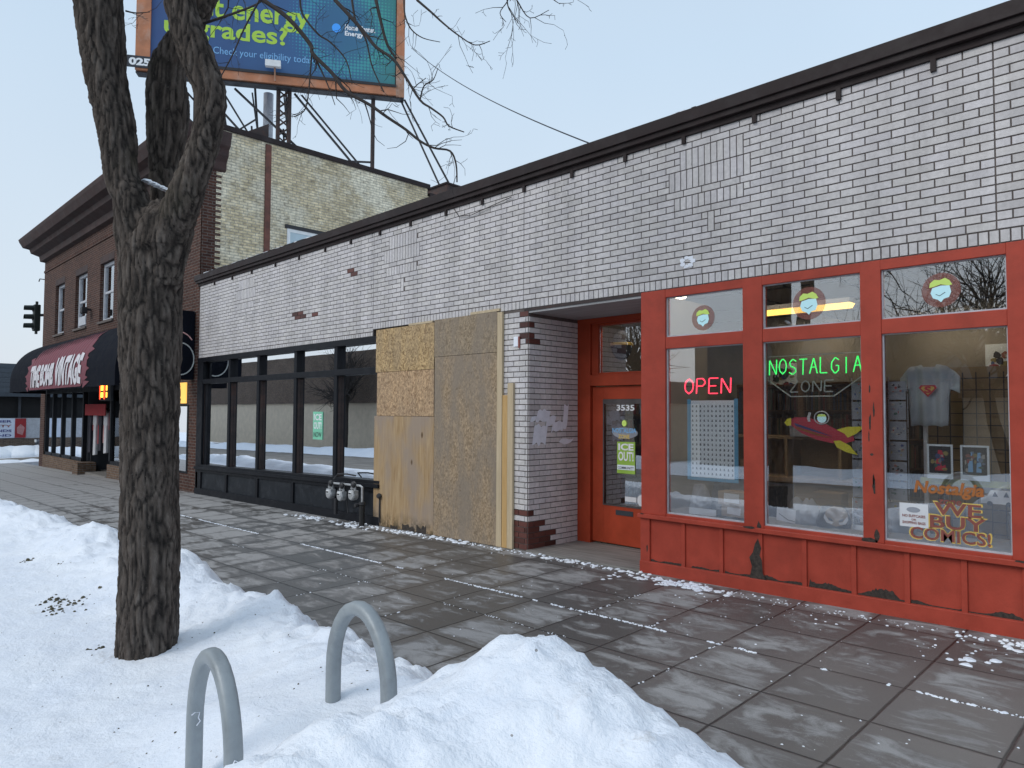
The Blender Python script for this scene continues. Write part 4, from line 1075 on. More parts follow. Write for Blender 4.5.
# calendar-like poster
cal = thing('grid_poster', 'white sheet of many small figures edged with blue tape, left window', 'poster', (-3.5,.1,1.0))
box('sheet', M['whitesheet'], cal, -3.74, -3.245, .052, .055, 1.05, 1.815)
MB().box(-3.765,-3.725,.048,.0505,1.03,1.83).box(-3.26,-3.22,.048,.0505,1.03,1.83).box(-3.725,-3.26,.0485,.0505,1.03,1.06).build('tape', M['bluetape'], cal)
mb = MB()
for i in range(11):
    for j in range(15):
        x = -3.705+i*.0425; z = 1.10+j*.047; w = random.uniform(.006,.011)
        mb.poly([(x-w, .0505, z-.011), (x+w, .0505, z-.011), (x+w*random.uniform(.3,1), .0505, z+.011), (x-w*random.uniform(.3,1), .0505, z+.011)])
mb.build('small_figures', M['softink'], cal, recalc=False)

# window vinyl lettering
wb_ = thing('window_lettering', 'gold and maroon WE BUY COMICS! lettering low in the right window', 'lettering', (-1.45,.07,.75))
for t, x, w, z, h in (('WE',-1.585,.315,.915,.098),('BUY',-1.615,.375,.812,.098),('COMICS!',-1.755,.54,.713,.092)):
    lettering(t, (x-.010, .0335, z-.008), w+.020, h+.016, M['gold'], wb_, 'letter_outline', bold=.032)
    lettering(t, (x, .0320, z), w, h, M['maroon'], wb_, 'letter_fill', bold=.018)
nl = thing('window_lettering', 'orange script Nostalgia with small zone under it in the right window', 'lettering', (-1.5,.07,1.05))
lettering('Nostalgia', (-1.725, .0335, 1.045), .475, .125, M['orangep'], nl, 'letter_fill', bold=.035, shear=.2)
lettering('zone', (-1.56, .0335, .995), .16, .04, M['maroon'], nl, 'letter_fill', bold=.02, shear=.2)
ps = thing('paper_notice', 'white paper notice with red print taped low in the right window', 'notice', (-1.75,.07,.85))
box('sheet', M['paper'], ps, -1.83, -1.625, .033, .035, .80, .985)
lettering('NO SUITCASES', (-1.81, .0315, .875), .165, .022, M['maroon'], ps, bold=.03); lettering('OR', (-1.745, .0315, .85), .035, .016, M['maroon'], ps, bold=.03); lettering('SHOPPING BAGS', (-1.81, .0315, .822), .165, .022, M['maroon'], ps, bold=.03)
MB().poly([(-1.73+.05*math.cos(a), .0318, .935+.022*math.sin(a)) for a in [R(k) for k in range(0,360,30)]]).build('oval_print', M['greyitem'], ps, recalc=False)

# things on the ledge
def tagl(o, l, c): return tag(o, l, c)
for x0, x1, y, z0, z1, lab in ((-3.46,-3.20,.16,.69,.80,'brown carton low in the corner of the left window'),(-3.50,-3.22,.17,.80,.93,'brown carton stacked on the lower carton in the left window')):
    r = thing('carton', lab, 'carton', ((x0+x1)/2,y,z0)); MB().box(x0,x1,y,y+.2,z0,z1).build('carton_body', M['cardboard'], r, bevel=.004); MB().poly([(x0+.06,y-.002,z0+.03),(x1-.06,y-.002,z0+.02),(x1-.055,y-.002,z1-.02),(x0+.065,y-.002,z1-.015)]).build('paper_label', M['paper'], r, recalc=False)
box_ = MB().box(-3.80,-3.50,.13,.135,.68,.745); tagl(box_.build('paper_card', M['ltpaper']), 'long white card on the ledge of the left window', 'card')
for x0, x1, y, h, mat, lab in ((-3.93,-3.66,.35,.30,'greyitem','grey lumpy pile at the left end of the window ledge'),(-3.68,-3.45,.42,.36,'darkitem','dark lumpy pile behind the long white card'),(-2.92,-2.62,.5,.24,'greyitem','grey lumpy pile at the left of the middle window'),(-2.62,-2.38,.45,.20,'darkitem','dark lumpy pile left of the brown mask')):
    mb = MB(); 
    for k in range(5):
        cx_ = random.uniform(x0+.05, x1-.05); mb.lathe((cx_, y+random.uniform(-.05,.05), .66), [(.09,0),(.10,.05),(.08,h*.5),(.05,h*random.uniform(.7,1)),(.01,h)], 9)
    o = mb.build('display_pile', M[mat], None, smooth=True); tagl(o, lab, 'pile')
o = thing('paper_tag', 'small white tilted paper on the ledge of the middle window', 'paper', (-2.8,.12,.7)); MB().poly([(-2.89,.12,.72),(-2.72,.13,.70),(-2.71,.13,.82),(-2.88,.12,.84)]).build('sheet', M['paper'], o, recalc=False); MB().tube([(-2.86,.115,.78),(-2.78,.118,.73),(-2.72,.125,.72)], .003, 4).build('string', M['ink'], o)
mk = thing('brown_mask', 'tan mask with white rimmed angled eyes on the ledge of the middle window', 'mask', (-2.4,.16,.7))
MB().prism([(-2.37+.10*a, .15, .80+.09*b) for a, b in ((-.95,.1),(-.8,.6),(-.4,.9),(0,.95),(.4,.9),(.8,.6),(.95,.1),(.85,-.4),(.45,-.8),(0,-.95),(-.45,-.8),(-.85,-.4))], (0,.03,0)).build('mask_face', M['cardboard'], mk)
for s in (-1, 1):
    MB().poly([(-2.37+s*.10*a, .147, .80+.09*b) for a, b in ((.95,.15),(1.05,-.2),(.8,-.65),(.35,-.75),(.2,-.55),(.6,-.45),(.8,-.1))]).build('eye_rim', M['paper'], mk, recalc=False)
    MB().poly([(-2.37+s*.10*a, .1465, .80+.09*b) for a, b in ((.7,-.1),(.55,-.4),(.2,-.5),(.35,-.25))]).build('eye', M['ink'], mk, recalc=False)
comic(-2.25,-2.11,.70,.97,.20,'sleeved comic standing on the ledge beside the brown mask')
ys_ = MB().box(-1.72,-1.085,.20,.21,1.135,1.185); o = ys_.build('yellow_strip', paint('dull_yellow', (.33,.33,.06), .6, .3, 9, .1)); tagl(o, 'dull yellow printed strip behind the orange script', 'strip'); 
vn = thing('toy_van', 'flat white toy van shape with dark windows at the right of the window', 'toy', (-1.17,.16,1.03))
MB().prism([(x,.15,z) for x, z in ((-1.30,1.02),(-1.295,1.06),(-1.255,1.075),(-1.235,1.12),(-1.09,1.12),(-1.085,1.02))], (0,.05,0)).build('van_body', M['text_white'], vn)
for x in (-1.205,-1.135): MB().poly([(x-.018,.147,1.075),(x+.018,.147,1.075),(x,.147,1.115)]).build('van_window', M['ink'], vn, recalc=False)
for x in (-1.24,-1.12): MB().lathe((x,.145,1.022), [(.018,0),(.018,.01)], 12, 'y').build('van_wheel', M['ink'], vn)

for k, (x, y, z, w, h, mat, lab) in enumerate(((-4.0,1.9,.97,.30,.16,'cardboard','brown box lying at the left end of the counter'),(-3.3,1.75,1.43,.34,.14,'greyitem','grey box on top of the open shelf unit'),(-2.85,1.2,.66,.28,.22,'tanboard','tan box at the back of the middle window ledge'),(-3.15,.66,.66,.16,.30,'darkitem','dark box at the back of the left window ledge'),(-2.0,.55,.66,.22,.26,'greyitem','grey box at the foot of the comic covers in the right window'),(-1.1,.60,.66,.20,.25,'greyitem','grey box in the right corner of the right window'))):
    r = thing('display_box', lab, 'box', (x, y, z)); MB().box(x-w/2, x+w/2, y, y+w*.7, z, z+h).build('box_body', M[mat], r, bevel=.005); MB().box(x-w/2-.004, x+w/2+.004, y-.004, y+w*.7+.004, z+h*.72, z+h+.004).build('box_lid', M[mat], r, bevel=.004)
for k, (x, z, w, h, lab) in enumerate(((-5.6,1.9,.5,.7,'large poster high on the back wall, left'),(-2.2,2.0,.55,.75,'large poster on the back wall behind the rocket cut-out'),(-1.4,2.1,.5,.7,'large poster high on the back wall, right'))):
    r = thing('wall_poster', lab, 'poster', (x, 6.38, z)); MB().box(x-w/2,x+w/2,6.385,6.395,z,z+h).build('poster_sheet', M['ltpaper'], r); cover_art(r, x-w/2+.03, x+w/2-.03, z+.05, z+h-.05, 6.383, 6, 'print')

# =================================================================== BROWN BRICK CORNER BUILDING
cb = thing('corner_building', 'two storey brown brick corner building with cream brick side wall', 'building', (-23.5, 0, gz(-23.5, 0)))
BX0, BX1, BD, BT = -31.0, -16.12, 6.4, 8.17
wins = [(-29.25,-28.0),(-26.62,-25.25),(-23.85,-22.5),(-21.1,-19.75),(-18.5,-17.2)]
bw_ = MB()
xs_ = [BX0]+[v for w in wins for v in w]+[BX1]
for i in range(0, len(xs_), 2): bw_.box(xs_[i], xs_[i+1], 0, .3, 2.75, 7.5)
for a, b in wins: bw_.box(a, b, 0, .3, 2.75, 4.30); bw_.box(a, b, 0, .3, 6.10, 7.5)
bw_.box(-17.25, BX1, 0, .3, -.5, 2.75)
bw_.box(-31.0, -30.35, 0, .3, -.9, 2.75)
bw_.box(-17.3,-17.25,0,.3,2.6,2.75)
bw_.box(BX0, BX0+.3, .3, BD, -.9, BT); bw_.box(BX0, BX1, .1, .3, 7.5, BT)
bw_.build('front_brick_wall', M['brown_brick'], cb)
lw = MB(); lw.box(-30.35,-25.3,-.02,.3,-.9,.06); lw.box(-22.6,-17.25,-.02,.3,-.6,.13); lw.build('low_brick_wall', M['low_brick'], cb)
sc_ = MB(); sc_.box(BX1-.3, BX1+.001, .30, BD, -.5, BT); sc_.box(BX1-.3, BX1, BD, 12, -.5, 7.95); sc_.build('side_brick_wall', M['cream_brick'], cb)
qn = MB()
for i in range(60):
    z = 4.4+i*CO; 
    if z > 7.2: break
    L = .30 if i % 2 == 0 else .42
    qn.box(BX1-.05, BX1+.006, .0, L, z+.004, z+CO-.004)
qn.build('brown_quoin', M['brown_brick'], cb)
cg = MB(); cg.box(BX1-.35, BX1+.06, -.0, BD+.06, BT, BT+.12); cg.box(BX1-.34, BX1+.05, BD+.06, 12, 7.95, 8.05); cg.box(BX0-.05, BX1-.35, .05, .35, BT, BT+.12); cg.build('parapet_coping', M['coping'], cb)
sgn = MB(); sgn.box(BX1-.3, BX1+.03, BD+.8, BD+.9, 7.95, 8.3)
cbr = MB().box(BX0+.3, BX1-.3, .3, 12, 7.7, 7.8); cbr.build('flat_roof', M['snow'], cb)
rb_ = MB().box(BX0, BX1, 12, 12.2, -.9, 7.95); rb_.build('rear_brick_wall', M['cream_brick'], cb)
# cornice
prof = [(0,7.18),(-.14,7.22),(-.17,7.40),(-.40,7.52),(-.44,7.66),(-.62,7.72),(-.72,7.92),(-.75,8.02),(0,8.06)]
cn = MB(); L0, L1 = BX0-.65, BX1+.35
ringL = []; 
def ring_at(x0, k):   # mitred ends
    return [(x0 + k*(-y)*.85, y, z) for y, z in prof]
cn_pts0 = [Vector(p) for p in ring_at(BX0, -1)]; cn_pts1 = [Vector((BX1, y, z)) for y, z in prof]; 
a = [cn.bm.verts.new(p) for p in cn_pts0]; b = [cn.bm.verts.new((BX1+.0+(-p[0])*.45, p[0], p[1])) for p in prof]
n_ = len(prof)
for i in range(n_): cn.bm.faces.new((a[i], a[(i+1)%n_], b[(i+1)%n_], b[i]))
c_ = [cn.bm.verts.new((BX0-(-y)*.85, .55, z)) for y, z in prof]; 
for i in range(n_-1): cn.bm.faces.new((a[i], a[i+1], c_[i+1], c_[i]))
d_ = [cn.bm.verts.new((BX1-(y)*.45, .5, z)) for y, z in prof]
for i in range(n_-1): cn.bm.faces.new((b[i], b[i+1], d_[i+1], d_[i]))
cn.bm.faces.new(d_)
cn.build('cornice', M['cornice'], cb)
cs_ = MB().box(BX0-.55, BX1-.2, -.70, -.05, 8.055, 8.085); cs_.build('cornice_snow', M['snow'], cb)
bc = MB(); bc.box(BX0+.02, BX1-.02, -.03, 0, 6.78, 6.86); bc.box(BX0+.02, BX1-.02, -.02, 0, 2.76, 2.86); bc.build('brick_band', M['brown_brick'], cb)
def window2(x0, x1, z0, z1, blind=.0):
    f = MB(); w = .09
    f.box(x0, x0+w, .10, .20, z0, z1); f.box(x1-w, x1, .10, .20, z0, z1); f.box(x0+w, x1-w, .10, .20, z0, z0+w); f.box(x0+w, x1-w, .10, .20, z1-w, z1)
    zm = (z0+z1)/2; f.box(x0+w, x1-w, .12, .19, zm-.035, zm+.035)
    fo = f.build('window', M['offwhite'], cb, bevel=.006)
    box('pane', M['glass_up'], fo, x0+w, x1-w, .15, .155, z0+w, z1-w)
    box('blind', M['white'], fo, x0+w+.02, x1-w-.02, .22, .23, z0+w+blind, z1-w)
    box('window_sill', M['mortar'], fo, x0-.06, x1+.06, -.05, .12, z0-.07, z0-.002)
    box('lintel_soldier', M['cornice'], fo, x0-.02, x1+.02, -.006, .10, z1+.0, z1+.2)
    return fo
for k, (a, b) in enumerate(wins):
    fo = window2(a, b, 4.33, 6.09, (0,.0,.1,.3,.1)[k])
    if k == 1: box('window_unit', M['offwhite'], fo, a+.25, b-.3, .05, .14, 4.42, 4.70)
box('dark_back_room', M['dark'], cb, BX0+.35, BX1-.35, .4, .45, 2.9, 7.4)
fld = thing('flood_lamp', 'small dark flood lamp on the brown brick wall above the awning', 'lamp', (-24.8,-.1,4.75))
MB().box(-24.85,-24.62,-.28,-.12,4.66,4.86).build('lamp_head', M['darksteel'], fld, bevel=.02); MB().bar((-24.75,-.12,4.8),(-24.75,.0,4.8),.06).build('bracket', M['darksteel'], fld)
tag(MB().tube([(-30.95,-.02,6.55),(-31.25,-.1,6.6),(-31.3,-.12,6.5)], .02, 6).build('wall_hook', M['darksteel']), 'small dark metal hook at the far corner of the brown brick wall', 'hook')
# shopfront
sf = MB()
for x in (-30.35,-29.30,-28.05,-26.75,-25.45,-22.62,-20.2,-17.75): sf.box(x, x+.13, .02, .14, .05, 2.75)
sf.box(-30.35,-25.3,.02,.14,.06,.16); sf.box(-22.6,-17.3,.02,.14,.13,.22); sf.box(-30.35,-17.25,.021,.14,2.25,2.75)
sf.build('shopfront_frame', M['black'], cb)
for x0, x1 in ((-30.22,-29.30),(-29.17,-28.05),(-27.92,-26.75),(-26.62,-25.45)): box('shop_pane', M['glass_dark'], cb, x0, x1, .08, .084, .16, 2.25)
for x0, x1 in ((-22.49,-20.2),(-20.07,-17.75),(-17.62,-17.3)): box('shop_pane', M['glass'], cb, x0, x1, .08, .084, .22, 2.25)
rr = MB(); rr.box(-30.3,-16.5,3.5,3.6,-.7,2.7); rr.box(-30.3,-16.5,.15,3.5,2.65,2.70); rr.box(-30.3,-16.5,.15,3.5,-.7,-.42); rr.box(-16.55,-16.45,.3,3.5,-.7,2.7); rr.build('shop_interior_wall', M['dark'], cb)
ent = MB(); ent.box(-25.32,-25.25,.14,1.4,-.5,2.7); ent.box(-22.62,-22.55,.14,1.4,-.5,2.7); ent.box(-25.3,-22.6,1.4,1.46,-.5,2.7); ent.build('entrance_lining', M['darkitem'], cb)
box('entrance_floor', M['oldwood'], cb, -25.3, -22.6, -.05, 1.4, -.5, gz(-24,0)+.06)
box('planter_block', M['low_brick'], cb, -25.3, -24.7, -.25, .25, -.7, .06)
# clothes in the doorway
cr_ = thing('clothes_rail', 'black rail across the vintage shop doorway', 'rail', (-23.9,.3,1.9))
MB().tube([(-25.1,.2,1.72),(-22.75,.2,1.72)], .02, 8).build('rail', M['darksteel'], cr_); MB().tube([(-25.05,.2,1.72),(-25.05,.2,-.3)], .02, 8).build('rail_post', M['darksteel'], cr_); MB().tube([(-22.8,.2,1.72),(-22.8,.2,-.3)], .02, 8).build('rail_post', M['darksteel'], cr_)
for k, (mat, ln, lab) in enumerate((('darkcloth',1.3,'dark coat at the left end of the doorway rail'),('redcloth',.6,'short red shirt second on the doorway rail'),('whitecloth',1.35,'long white garment beside the short red shirt'),('redcloth',1.0,'red jacket in the middle of the doorway rail'),('darkcloth',1.2,'dark coat right of the red jacket'),('pinkcloth',.95,'pink top between dark coat and white dress'),('whitecloth',1.25,'white dress near the right end of the rail'),('redcloth',.55,'short red top at the right end of the rail'))):
    x = -24.85+k*.27; r = thing('garment', lab, 'garment', (x,.1,1.7), 'clothes hung in the vintage shop doorway')
    mb = MB(); y0 = .08+.05*(k % 2)
    mb.prism([(x+a*1.0, y0, 1.68+b) for a, b in ((-.05,0),(.05,0),(.16,-.08),(.19,-.45*min(1,ln)),(.13,-.45*min(1,ln)),(.11,-.25),(.13,-ln),(-.13,-ln-.03),(-.11,-.25),(-.13,-.45*min(1,ln)),(-.19,-.45*min(1,ln)),(-.16,-.08))], (0,.07,0))
    mb.build('cloth', M[mat], r, bevel=.01); MB().tube([(x,.15,1.68),(x,.17,1.74),(x+.02,.2,1.75)], .006, 5).build('hanger_hook', M['chrome'], r)
ol = thing('neon_door_sign', 'small lit red and amber sign hanging in the vintage shop doorway', 'neon sign', (-22.9,.0,2.2))
box('case', M['darkitem'], ol, -23.35, -22.25, -.06, .0, 1.95, 2.45)
MB().box(-23.2,-22.98,-.075,-.062,2.05,2.2).box(-23.2,-22.98,-.075,-.062,2.25,2.4).build('amber_tube', M['lamp_amber'], ol); MB().box(-23.32,-23.25,-.075,-.062,2.0,2.4).build('red_tube', M['lamp_red'], ol); MB().box(-22.9,-22.82,-.075,-.062,2.0,2.4).build('red_tube', M['lamp_red'], ol); MB().box(-22.7,-22.6,-.075,-.062,2.05,2.2).box(-22.7,-22.6,-.075,-.062,2.25,2.4).build('amber_dot', M['lamp_amber'], ol)
tag(MB().box(-25.0,-22.9,-.02,.0,1.52,1.86).build('price_board', M['redcloth']), 'dull red board hung above the clothes in the shop doorway', 'board')
gp3 = MB().box(-22.2,-21.7,.12,.14,.3,1.4); tag(gp3.build('green_garment', M['greencloth']), 'olive green cloth hanging in the window beside the tree trunk', 'cloth')
yl = thing('lit_window_sign', 'glowing amber panel under the round black sign', 'sign', (-17.0,.05,2.1))
box('amber_panel', emis('amber_glow', (1,.55,.12), 1.1), yl, -17.55, -16.75, -.03, -.005, 1.85, 2.33); box('panel_frame', M['ink'], yl, -17.58, -16.72, -.004, .0, 1.82, 2.36)
# small shop window left of right-hand pier
box('side_window_frame', M['black'], cb, -17.25, -16.62, -.012, -.002, .25, 1.82)
box('side_window_pane', M['glass_dark'], cb, -17.2, -16.68, -.02, -.016, .3, 1.78)
# awning
aw = thing('awning', 'black domed canvas awning with TIME BOMB VINTAGE on a faded red burst', 'awning', (-24, 0, 2.3))
AX0, AX1 = -30.25, -17.8
def awp(x, t, o=0):           # t 0 at wall .. 1 at valance hem
    if t < .82:
        a = t/.82*math.pi/2; return (x, -(1.22+o)*math.sin(a), 2.62+(1.33+o)*math.cos(a))
    return (x, -1.22-o, 2.62-(t-.82)/.18*.36)
mb = MB(); prev = None
for i in range(41):
    x = AX0+(AX1-AX0)*i/40
    s = 1 if i > 3 else 1-.18*(1-i/3)**2
    ring = []
    for j in range(19):
        p = awp(x, j/18); ring.append(mb.bm.verts.new((p[0], p[1]*s, 2.26+(p[2]-2.26)*(s*.5+.5)+.008*math.sin(i*3.14/2)*(1 if j>3 else 0))))
    if prev:
        for j in range(18): mb.bm.faces.new((prev[j], prev[j+1], ring[j+1], ring[j]))
    else: first = ring
    prev = ring
for rg_ in (first, prev):
    x = rg_[0].co.x; w0 = mb.bm.verts.new((x, 0, 2.26)); mb.bm.faces.new(list(rg_)+[w0])
mb.build('canopy', M['awn'], aw, smooth=False)
fl_ = MB()
FX0, FX1 = -26.9, -20.1; n_ = 120; prev = None
for i in range(n_+1):
    u = i/n_; x = FX0+(FX1-FX0)*u
    sp_ = abs((u*23) % 1 - .5)*2
    top = .60-.06*math.sin(u*math.pi) - .17*u*u - .21*sp_*(1 if .03 < u < .97 else 0)
    edge = min(u, 1-u)/.07
    bot = .985
    if edge < 1:
        mid = .80; q = edge**.8; top = mid-(mid-top)*q; bot = mid+(.985-mid)*q
    ring = [fl_.bm.verts.new(awp(x, bot+(top-bot)*j/10, .012)) for j in range(11)]
    if prev:
        for j in range(10): fl_.bm.faces.new((prev[j], prev[j+1], ring[j+1], ring[j]))
    prev = ring
for sgn_, xe in ((-1, FX0+.3), (1, FX1-.3)):     # side spikes
    for t in (.58,.68,.78,.88,.96):
        fl_.poly([awp(xe, t-.05, .014), awp(xe+sgn_*random.uniform(.3,.6), t-.0+random.uniform(-.03,.0), .014), awp(xe, t+.05, .014)])
fl_.build('red_burst', M['flare'], aw, recalc=False)
def awf(x0, x1, t0, t1):
    def f(a, b, z):
        x = x0+(x1-x0)*a; return awp(x, t0+(t1-t0)*b+.012*math.sin(a*40), .03)
    return f
lettering('TIME', None, 1, 1, M['print_white'], aw, fn=awf(-26.3,-25.05,.95,.66), bold=.05); lettering('BOMB', None, 1, 1, M['print_white'], aw, fn=awf(-24.95,-23.4,.94,.66), bold=.06); lettering('VINTAGE', None, 1, 1, M['print_white'], aw, fn=awf(-23.25,-20.55,.95,.60), bold=.05)
# blade sign
bl = thing('blade_sign', 'black projecting sign with a large pale outlined figure, beside the tree', 'sign', (-16.45,-.5,3.1))
box('sign_box', M['awn'], bl, -16.55, -16.35, -.95, -.02, 2.38, 3.93)
MB().tube([(-16.34,-.30+.30*math.cos(a)-.02,2.84+.36*math.sin(a)) for a in [R(k) for k in range(0,361,15)]], .014, 6).build('ring_tube', M['neon_off'], bl)
MB().tube([(-16.34,-.32+.36*math.cos(a)-.03,2.98+.46*math.sin(a)) for a in [R(k) for k in range(40,200,12)]], .014, 6).build('arc_tube', M['neon_pink'], bl)
# iron tie strap on cream wall + small window
tag(MB().box(BX1+.002, BX1+.04, 1.46, 1.60, 4.3, 8.12).build('iron_strap', paint('rust_red', (.14,.055,.04), .8, .4, 6, .4)), 'rusty iron strap running up the cream brick side wall', 'strap')
sw_ = MB(); sw_.box(BX1+.0, BX1+.03, 2.05, 2.13, 4.9, 6.18); sw_.box(BX1, BX1+.03, 3.35, 3.43, 4.9, 6.18); sw_.box(BX1, BX1+.03, 2.13, 3.35, 6.10, 6.18); swf = sw_.build('side_window', M['white'], cb)
box('side_window_glass', paint('pale_blue_blind', (.42,.52,.57), .3, .08, 2, 0), swf, BX1+.003, BX1+.012, 2.13, 3.35, 4.9, 6.10); box('side_window_lintel', M['darksteel'], swf, BX1, BX1+.05, 2.0, 3.5, 6.181, 6.27)
rb2 = thing('roof_box', 'dark brown boxy roof hatch at the back of the cream wall', 'roof hatch', (-16.4,7.6,8))
box('box_body', M['steel'], rb2, BX1-1.2, BX1-.1, 7.2, 8.0, 7.95, 8.52); box('box_lid', M['coping'], rb2, BX1-1.25, BX1-.05, 7.15, 8.05, 8.521, 8.57)

# =================================================================== BILLBOARD
bb = thing('billboard', 'large blue billboard with green lettering on a steel roof frame', 'billboard', (-19.4,3.4,7.8))
dv = Vector((.539,.842,0)); nv = Vector((.842,-.539,0)); P_ = Vector((-21.47,.115,11.31)); BLN = 7.54; BH = 3.5
m, nt, out = newmat('billboard_print')
g = N(nt, 'ShaderNodeNewGeometry'); dp_ = N(nt, 'ShaderNodeVectorMath', operation='DOT_PRODUCT'); nt.links.new(g.outputs['Position'], dp_.inputs[0]); dp_.inputs[1].default_value = dv
u = mth(nt, 'DIVIDE', mth(nt, 'SUBTRACT', dp_.outputs['Value'], P_.dot(dv)), BLN)
sz = N(nt, 'ShaderNodeSeparateXYZ'); nt.links.new(g.outputs['Position'], sz.inputs[0])
col = ramp(nt, u, [(0, (.025,.06,.19)), (.58, (.03,.10,.24)), (.80, (.035,.15,.24)), (1, (.04,.22,.20))])
col = mixc(nt, ramp(nt, noi(nt, coords(nt), .8, 3), [(.4, 0.0), (.65, .35)]), col, (.035,.12,.28))
um = mth(nt, 'MULTIPLY', u, BLN); zm_ = mth(nt, 'SUBTRACT', sz.outputs[2], P_.z)
ccx = mth(nt, 'SUBTRACT', mth(nt, 'FRACT', mth(nt, 'DIVIDE', um, .1)), .5); ccz = mth(nt, 'SUBTRACT', mth(nt, 'FRACT', mth(nt, 'DIVIDE', zm_, .1)), .5)
dd_ = mth(nt, 'SQRT', mth(nt, 'ADD', mth(nt, 'MULTIPLY', ccx, ccx), mth(nt, 'MULTIPLY', ccz, ccz)))
ex_ = mth(nt, 'SUBTRACT', um, 5.75); ez_ = mth(nt, 'SUBTRACT', zm_, 1.9)
ring_ = mth(nt, 'ABSOLUTE', mth(nt, 'SUBTRACT', mth(nt, 'SQRT', mth(nt, 'ADD', mth(nt, 'MULTIPLY', ex_, ex_), mth(nt, 'MULTIPLY', ez_, ez_))), 1.2))
rad_ = mth(nt, 'MULTIPLY', mth(nt, 'SUBTRACT', .62, ring_), .75)
msk = mth(nt, 'LESS_THAN', dd_, rad_)
col = mixc(nt, mth(nt, 'MULTIPLY', msk, .75), col, ramp(nt, u, [(.5, (.04,.28,.42)), (.85, (.05,.34,.34)), (1, (.05,.36,.22))]))
bsdf(nt, out, col, .5); M['bb_blue'] = m
def bp_(u, z, o=0): return P_ + dv*u + nv*o + Vector((0,0,z))
def bquad(mb, u0, u1, z0, z1, o0, o1):
    mb.hexa([bp_(u0,z0,o1),bp_(u1,z0,o1),bp_(u1,z0,o0),bp_(u0,z0,o0),bp_(u0,z1,o1),bp_(u1,z1,o1),bp_(u1,z1,o0),bp_(u0,z1,o0)])
mb = MB(); bquad(mb, .38, BLN-.22, .32, BH-.3, -.08, 0); mb.build('panel', M['bb_blue'], bb)
mb = MB(); bquad(mb, .0, .38, .0, BH, -.12, .06); bquad(mb, .38, BLN-.25, .0, .24, -.12, .06); bquad(mb, .38, BLN-.25, BH-.3, BH, -.12, .06); mb.build('orange_frame', M['orange'], bb)
mb = MB(); bquad(mb, BLN-.25, BLN, -.03, 1.25, -.12, .062); mb.build('worn_frame_corner', M['orange_worn'], bb)
mb = MB(); bquad(mb, BLN-.25, BLN, 1.25, BH, -.12, .062); mb.build('frame_side', M['orange'], bb)
mb = MB(); bquad(mb, .36, BLN-.24, .24, .32, -.1, .09); bquad(mb, BLN-.28,BLN-.25,.32,BH-.3,-.1,.02); bquad(mb, .0, BLN, -.06, -.03, -.3, .0); mb.build('bottom_rail', M['darksteel'], bb)
def blet(t, u, z, w, h, mat, bold=.03, o=.006): return lettering(t, bp_(u, z, o), w, h, mat, bb, ux=dv, uz=(0,0,1), bold=bold)
blet('get energy', 1.30, 1.60, 3.42, .72, M['lime'], .022); blet('upgrades?', .72, 1.02, 3.38, .70, M['lime'], .022); blet('Check your eligibility today.', 2.05, .66, 2.85, .27, M['ltblue'], .0)
dot = MB(); 
dot.poly([bp_(5.5+.13*math.cos(a), 1.90+.14*math.sin(a), .007) for a in [R(k) for k in range(0,360,18)]]); dot.build('round_logo', M['skyblue'], bb, recalc=False)
blet('Home Center.', 5.75, 1.88, .90, .17, M['text_white'], .03); blet('Energy', 5.75, 1.66, .55, .19, M['text_white'], .03)
pl = thing('number_plate', 'black plate numbered 1025 under the left end of the billboard', 'plate', tuple(bp_(-.1,.0,.1)))
mb = MB(); mb.hexa([bp_(-.30,.05,.1),bp_(.45,.05,.1),bp_(.45,.05,.07),bp_(-.30,.05,.07),bp_(-.30,.38,.1),bp_(.45,.38,.1),bp_(.45,.38,.07),bp_(-.30,.38,.07)]); mb.build('plate', M['ink'], pl)
lettering('1025', bp_(-.27,.10,.104), .68, .22, M['text_white'], pl, ux=dv, bold=.05)
sl_ = thing('billboard_lamp', 'small white lamp sign fixed under the blue billboard panel', 'lamp', tuple(bp_(3.4,.2,.2)))
mb = MB(); mb.hexa([bp_(3.52,.40,.3),bp_(3.95,.40,.3),bp_(3.95,.40,.15),bp_(3.52,.40,.15),bp_(3.52,.58,.3),bp_(3.95,.58,.3),bp_(3.95,.58,.15),bp_(3.52,.58,.15)]); mb.build('white_plate', M['white'], sl_)
MB().tube([bp_(3.78,.40,.2), bp_(3.78,.05,.1)], .025, 8).build('lamp_arm', M['orange_worn'], sl_)
# steelwork
fm = MB(); RZ = 7.8
for uu in (1.6, 4.0, 6.62):
    w = .09
    if uu == 4.0:
        for oo in (-.16, .16): fm.bar(bp_(uu+oo, -3.3, -.3), bp_(uu+oo, BH, -.3), .09)
        for k in range(12): z = -3.1+k*.28; fm.bar(bp_(uu-.16, z, -.3), bp_(uu+.16, z+.26, -.3), .04); fm.bar(bp_(uu+.16, z, -.3), bp_(uu-.16, z+.26, -.3), .04)
    else: fm.bar(bp_(uu, -3.35, -.3), bp_(uu, BH, -.3), w)
fm.build('upright_post', M['steel'], bb)
br = MB()
def rb_at(u, back, z): return bp_(u, z, -back)
for uu in (.5, 1.6, 3.1, 4.0, 6.62):
    br.bar(rb_at(uu, .3, 1.0), rb_at(uu, 3.2, -3.3), .06); br.bar(rb_at(uu, .3, -1.2), rb_at(uu, 1.8, -3.3), .05); br.bar(rb_at(uu, .3, -.2), rb_at(uu, 3.2, -.2-1.6), .04)
br.bar(rb_at(4.3, .3, -.1), rb_at(7.1, .35, -3.3), .06); br.bar(rb_at(1.6, .35, -.1), rb_at(4.5, .35, -3.2), .06); br.bar(rb_at(2.6, .35, -.1), rb_at(6.2, .4, -3.3), .06); br.bar(rb_at(.4, .35, -.2), rb_at(3.6, .4, -3.3), .06); br.bar(rb_at(1.0, .5, -.0), rb_at(4.0, .6, -3.3), .05)
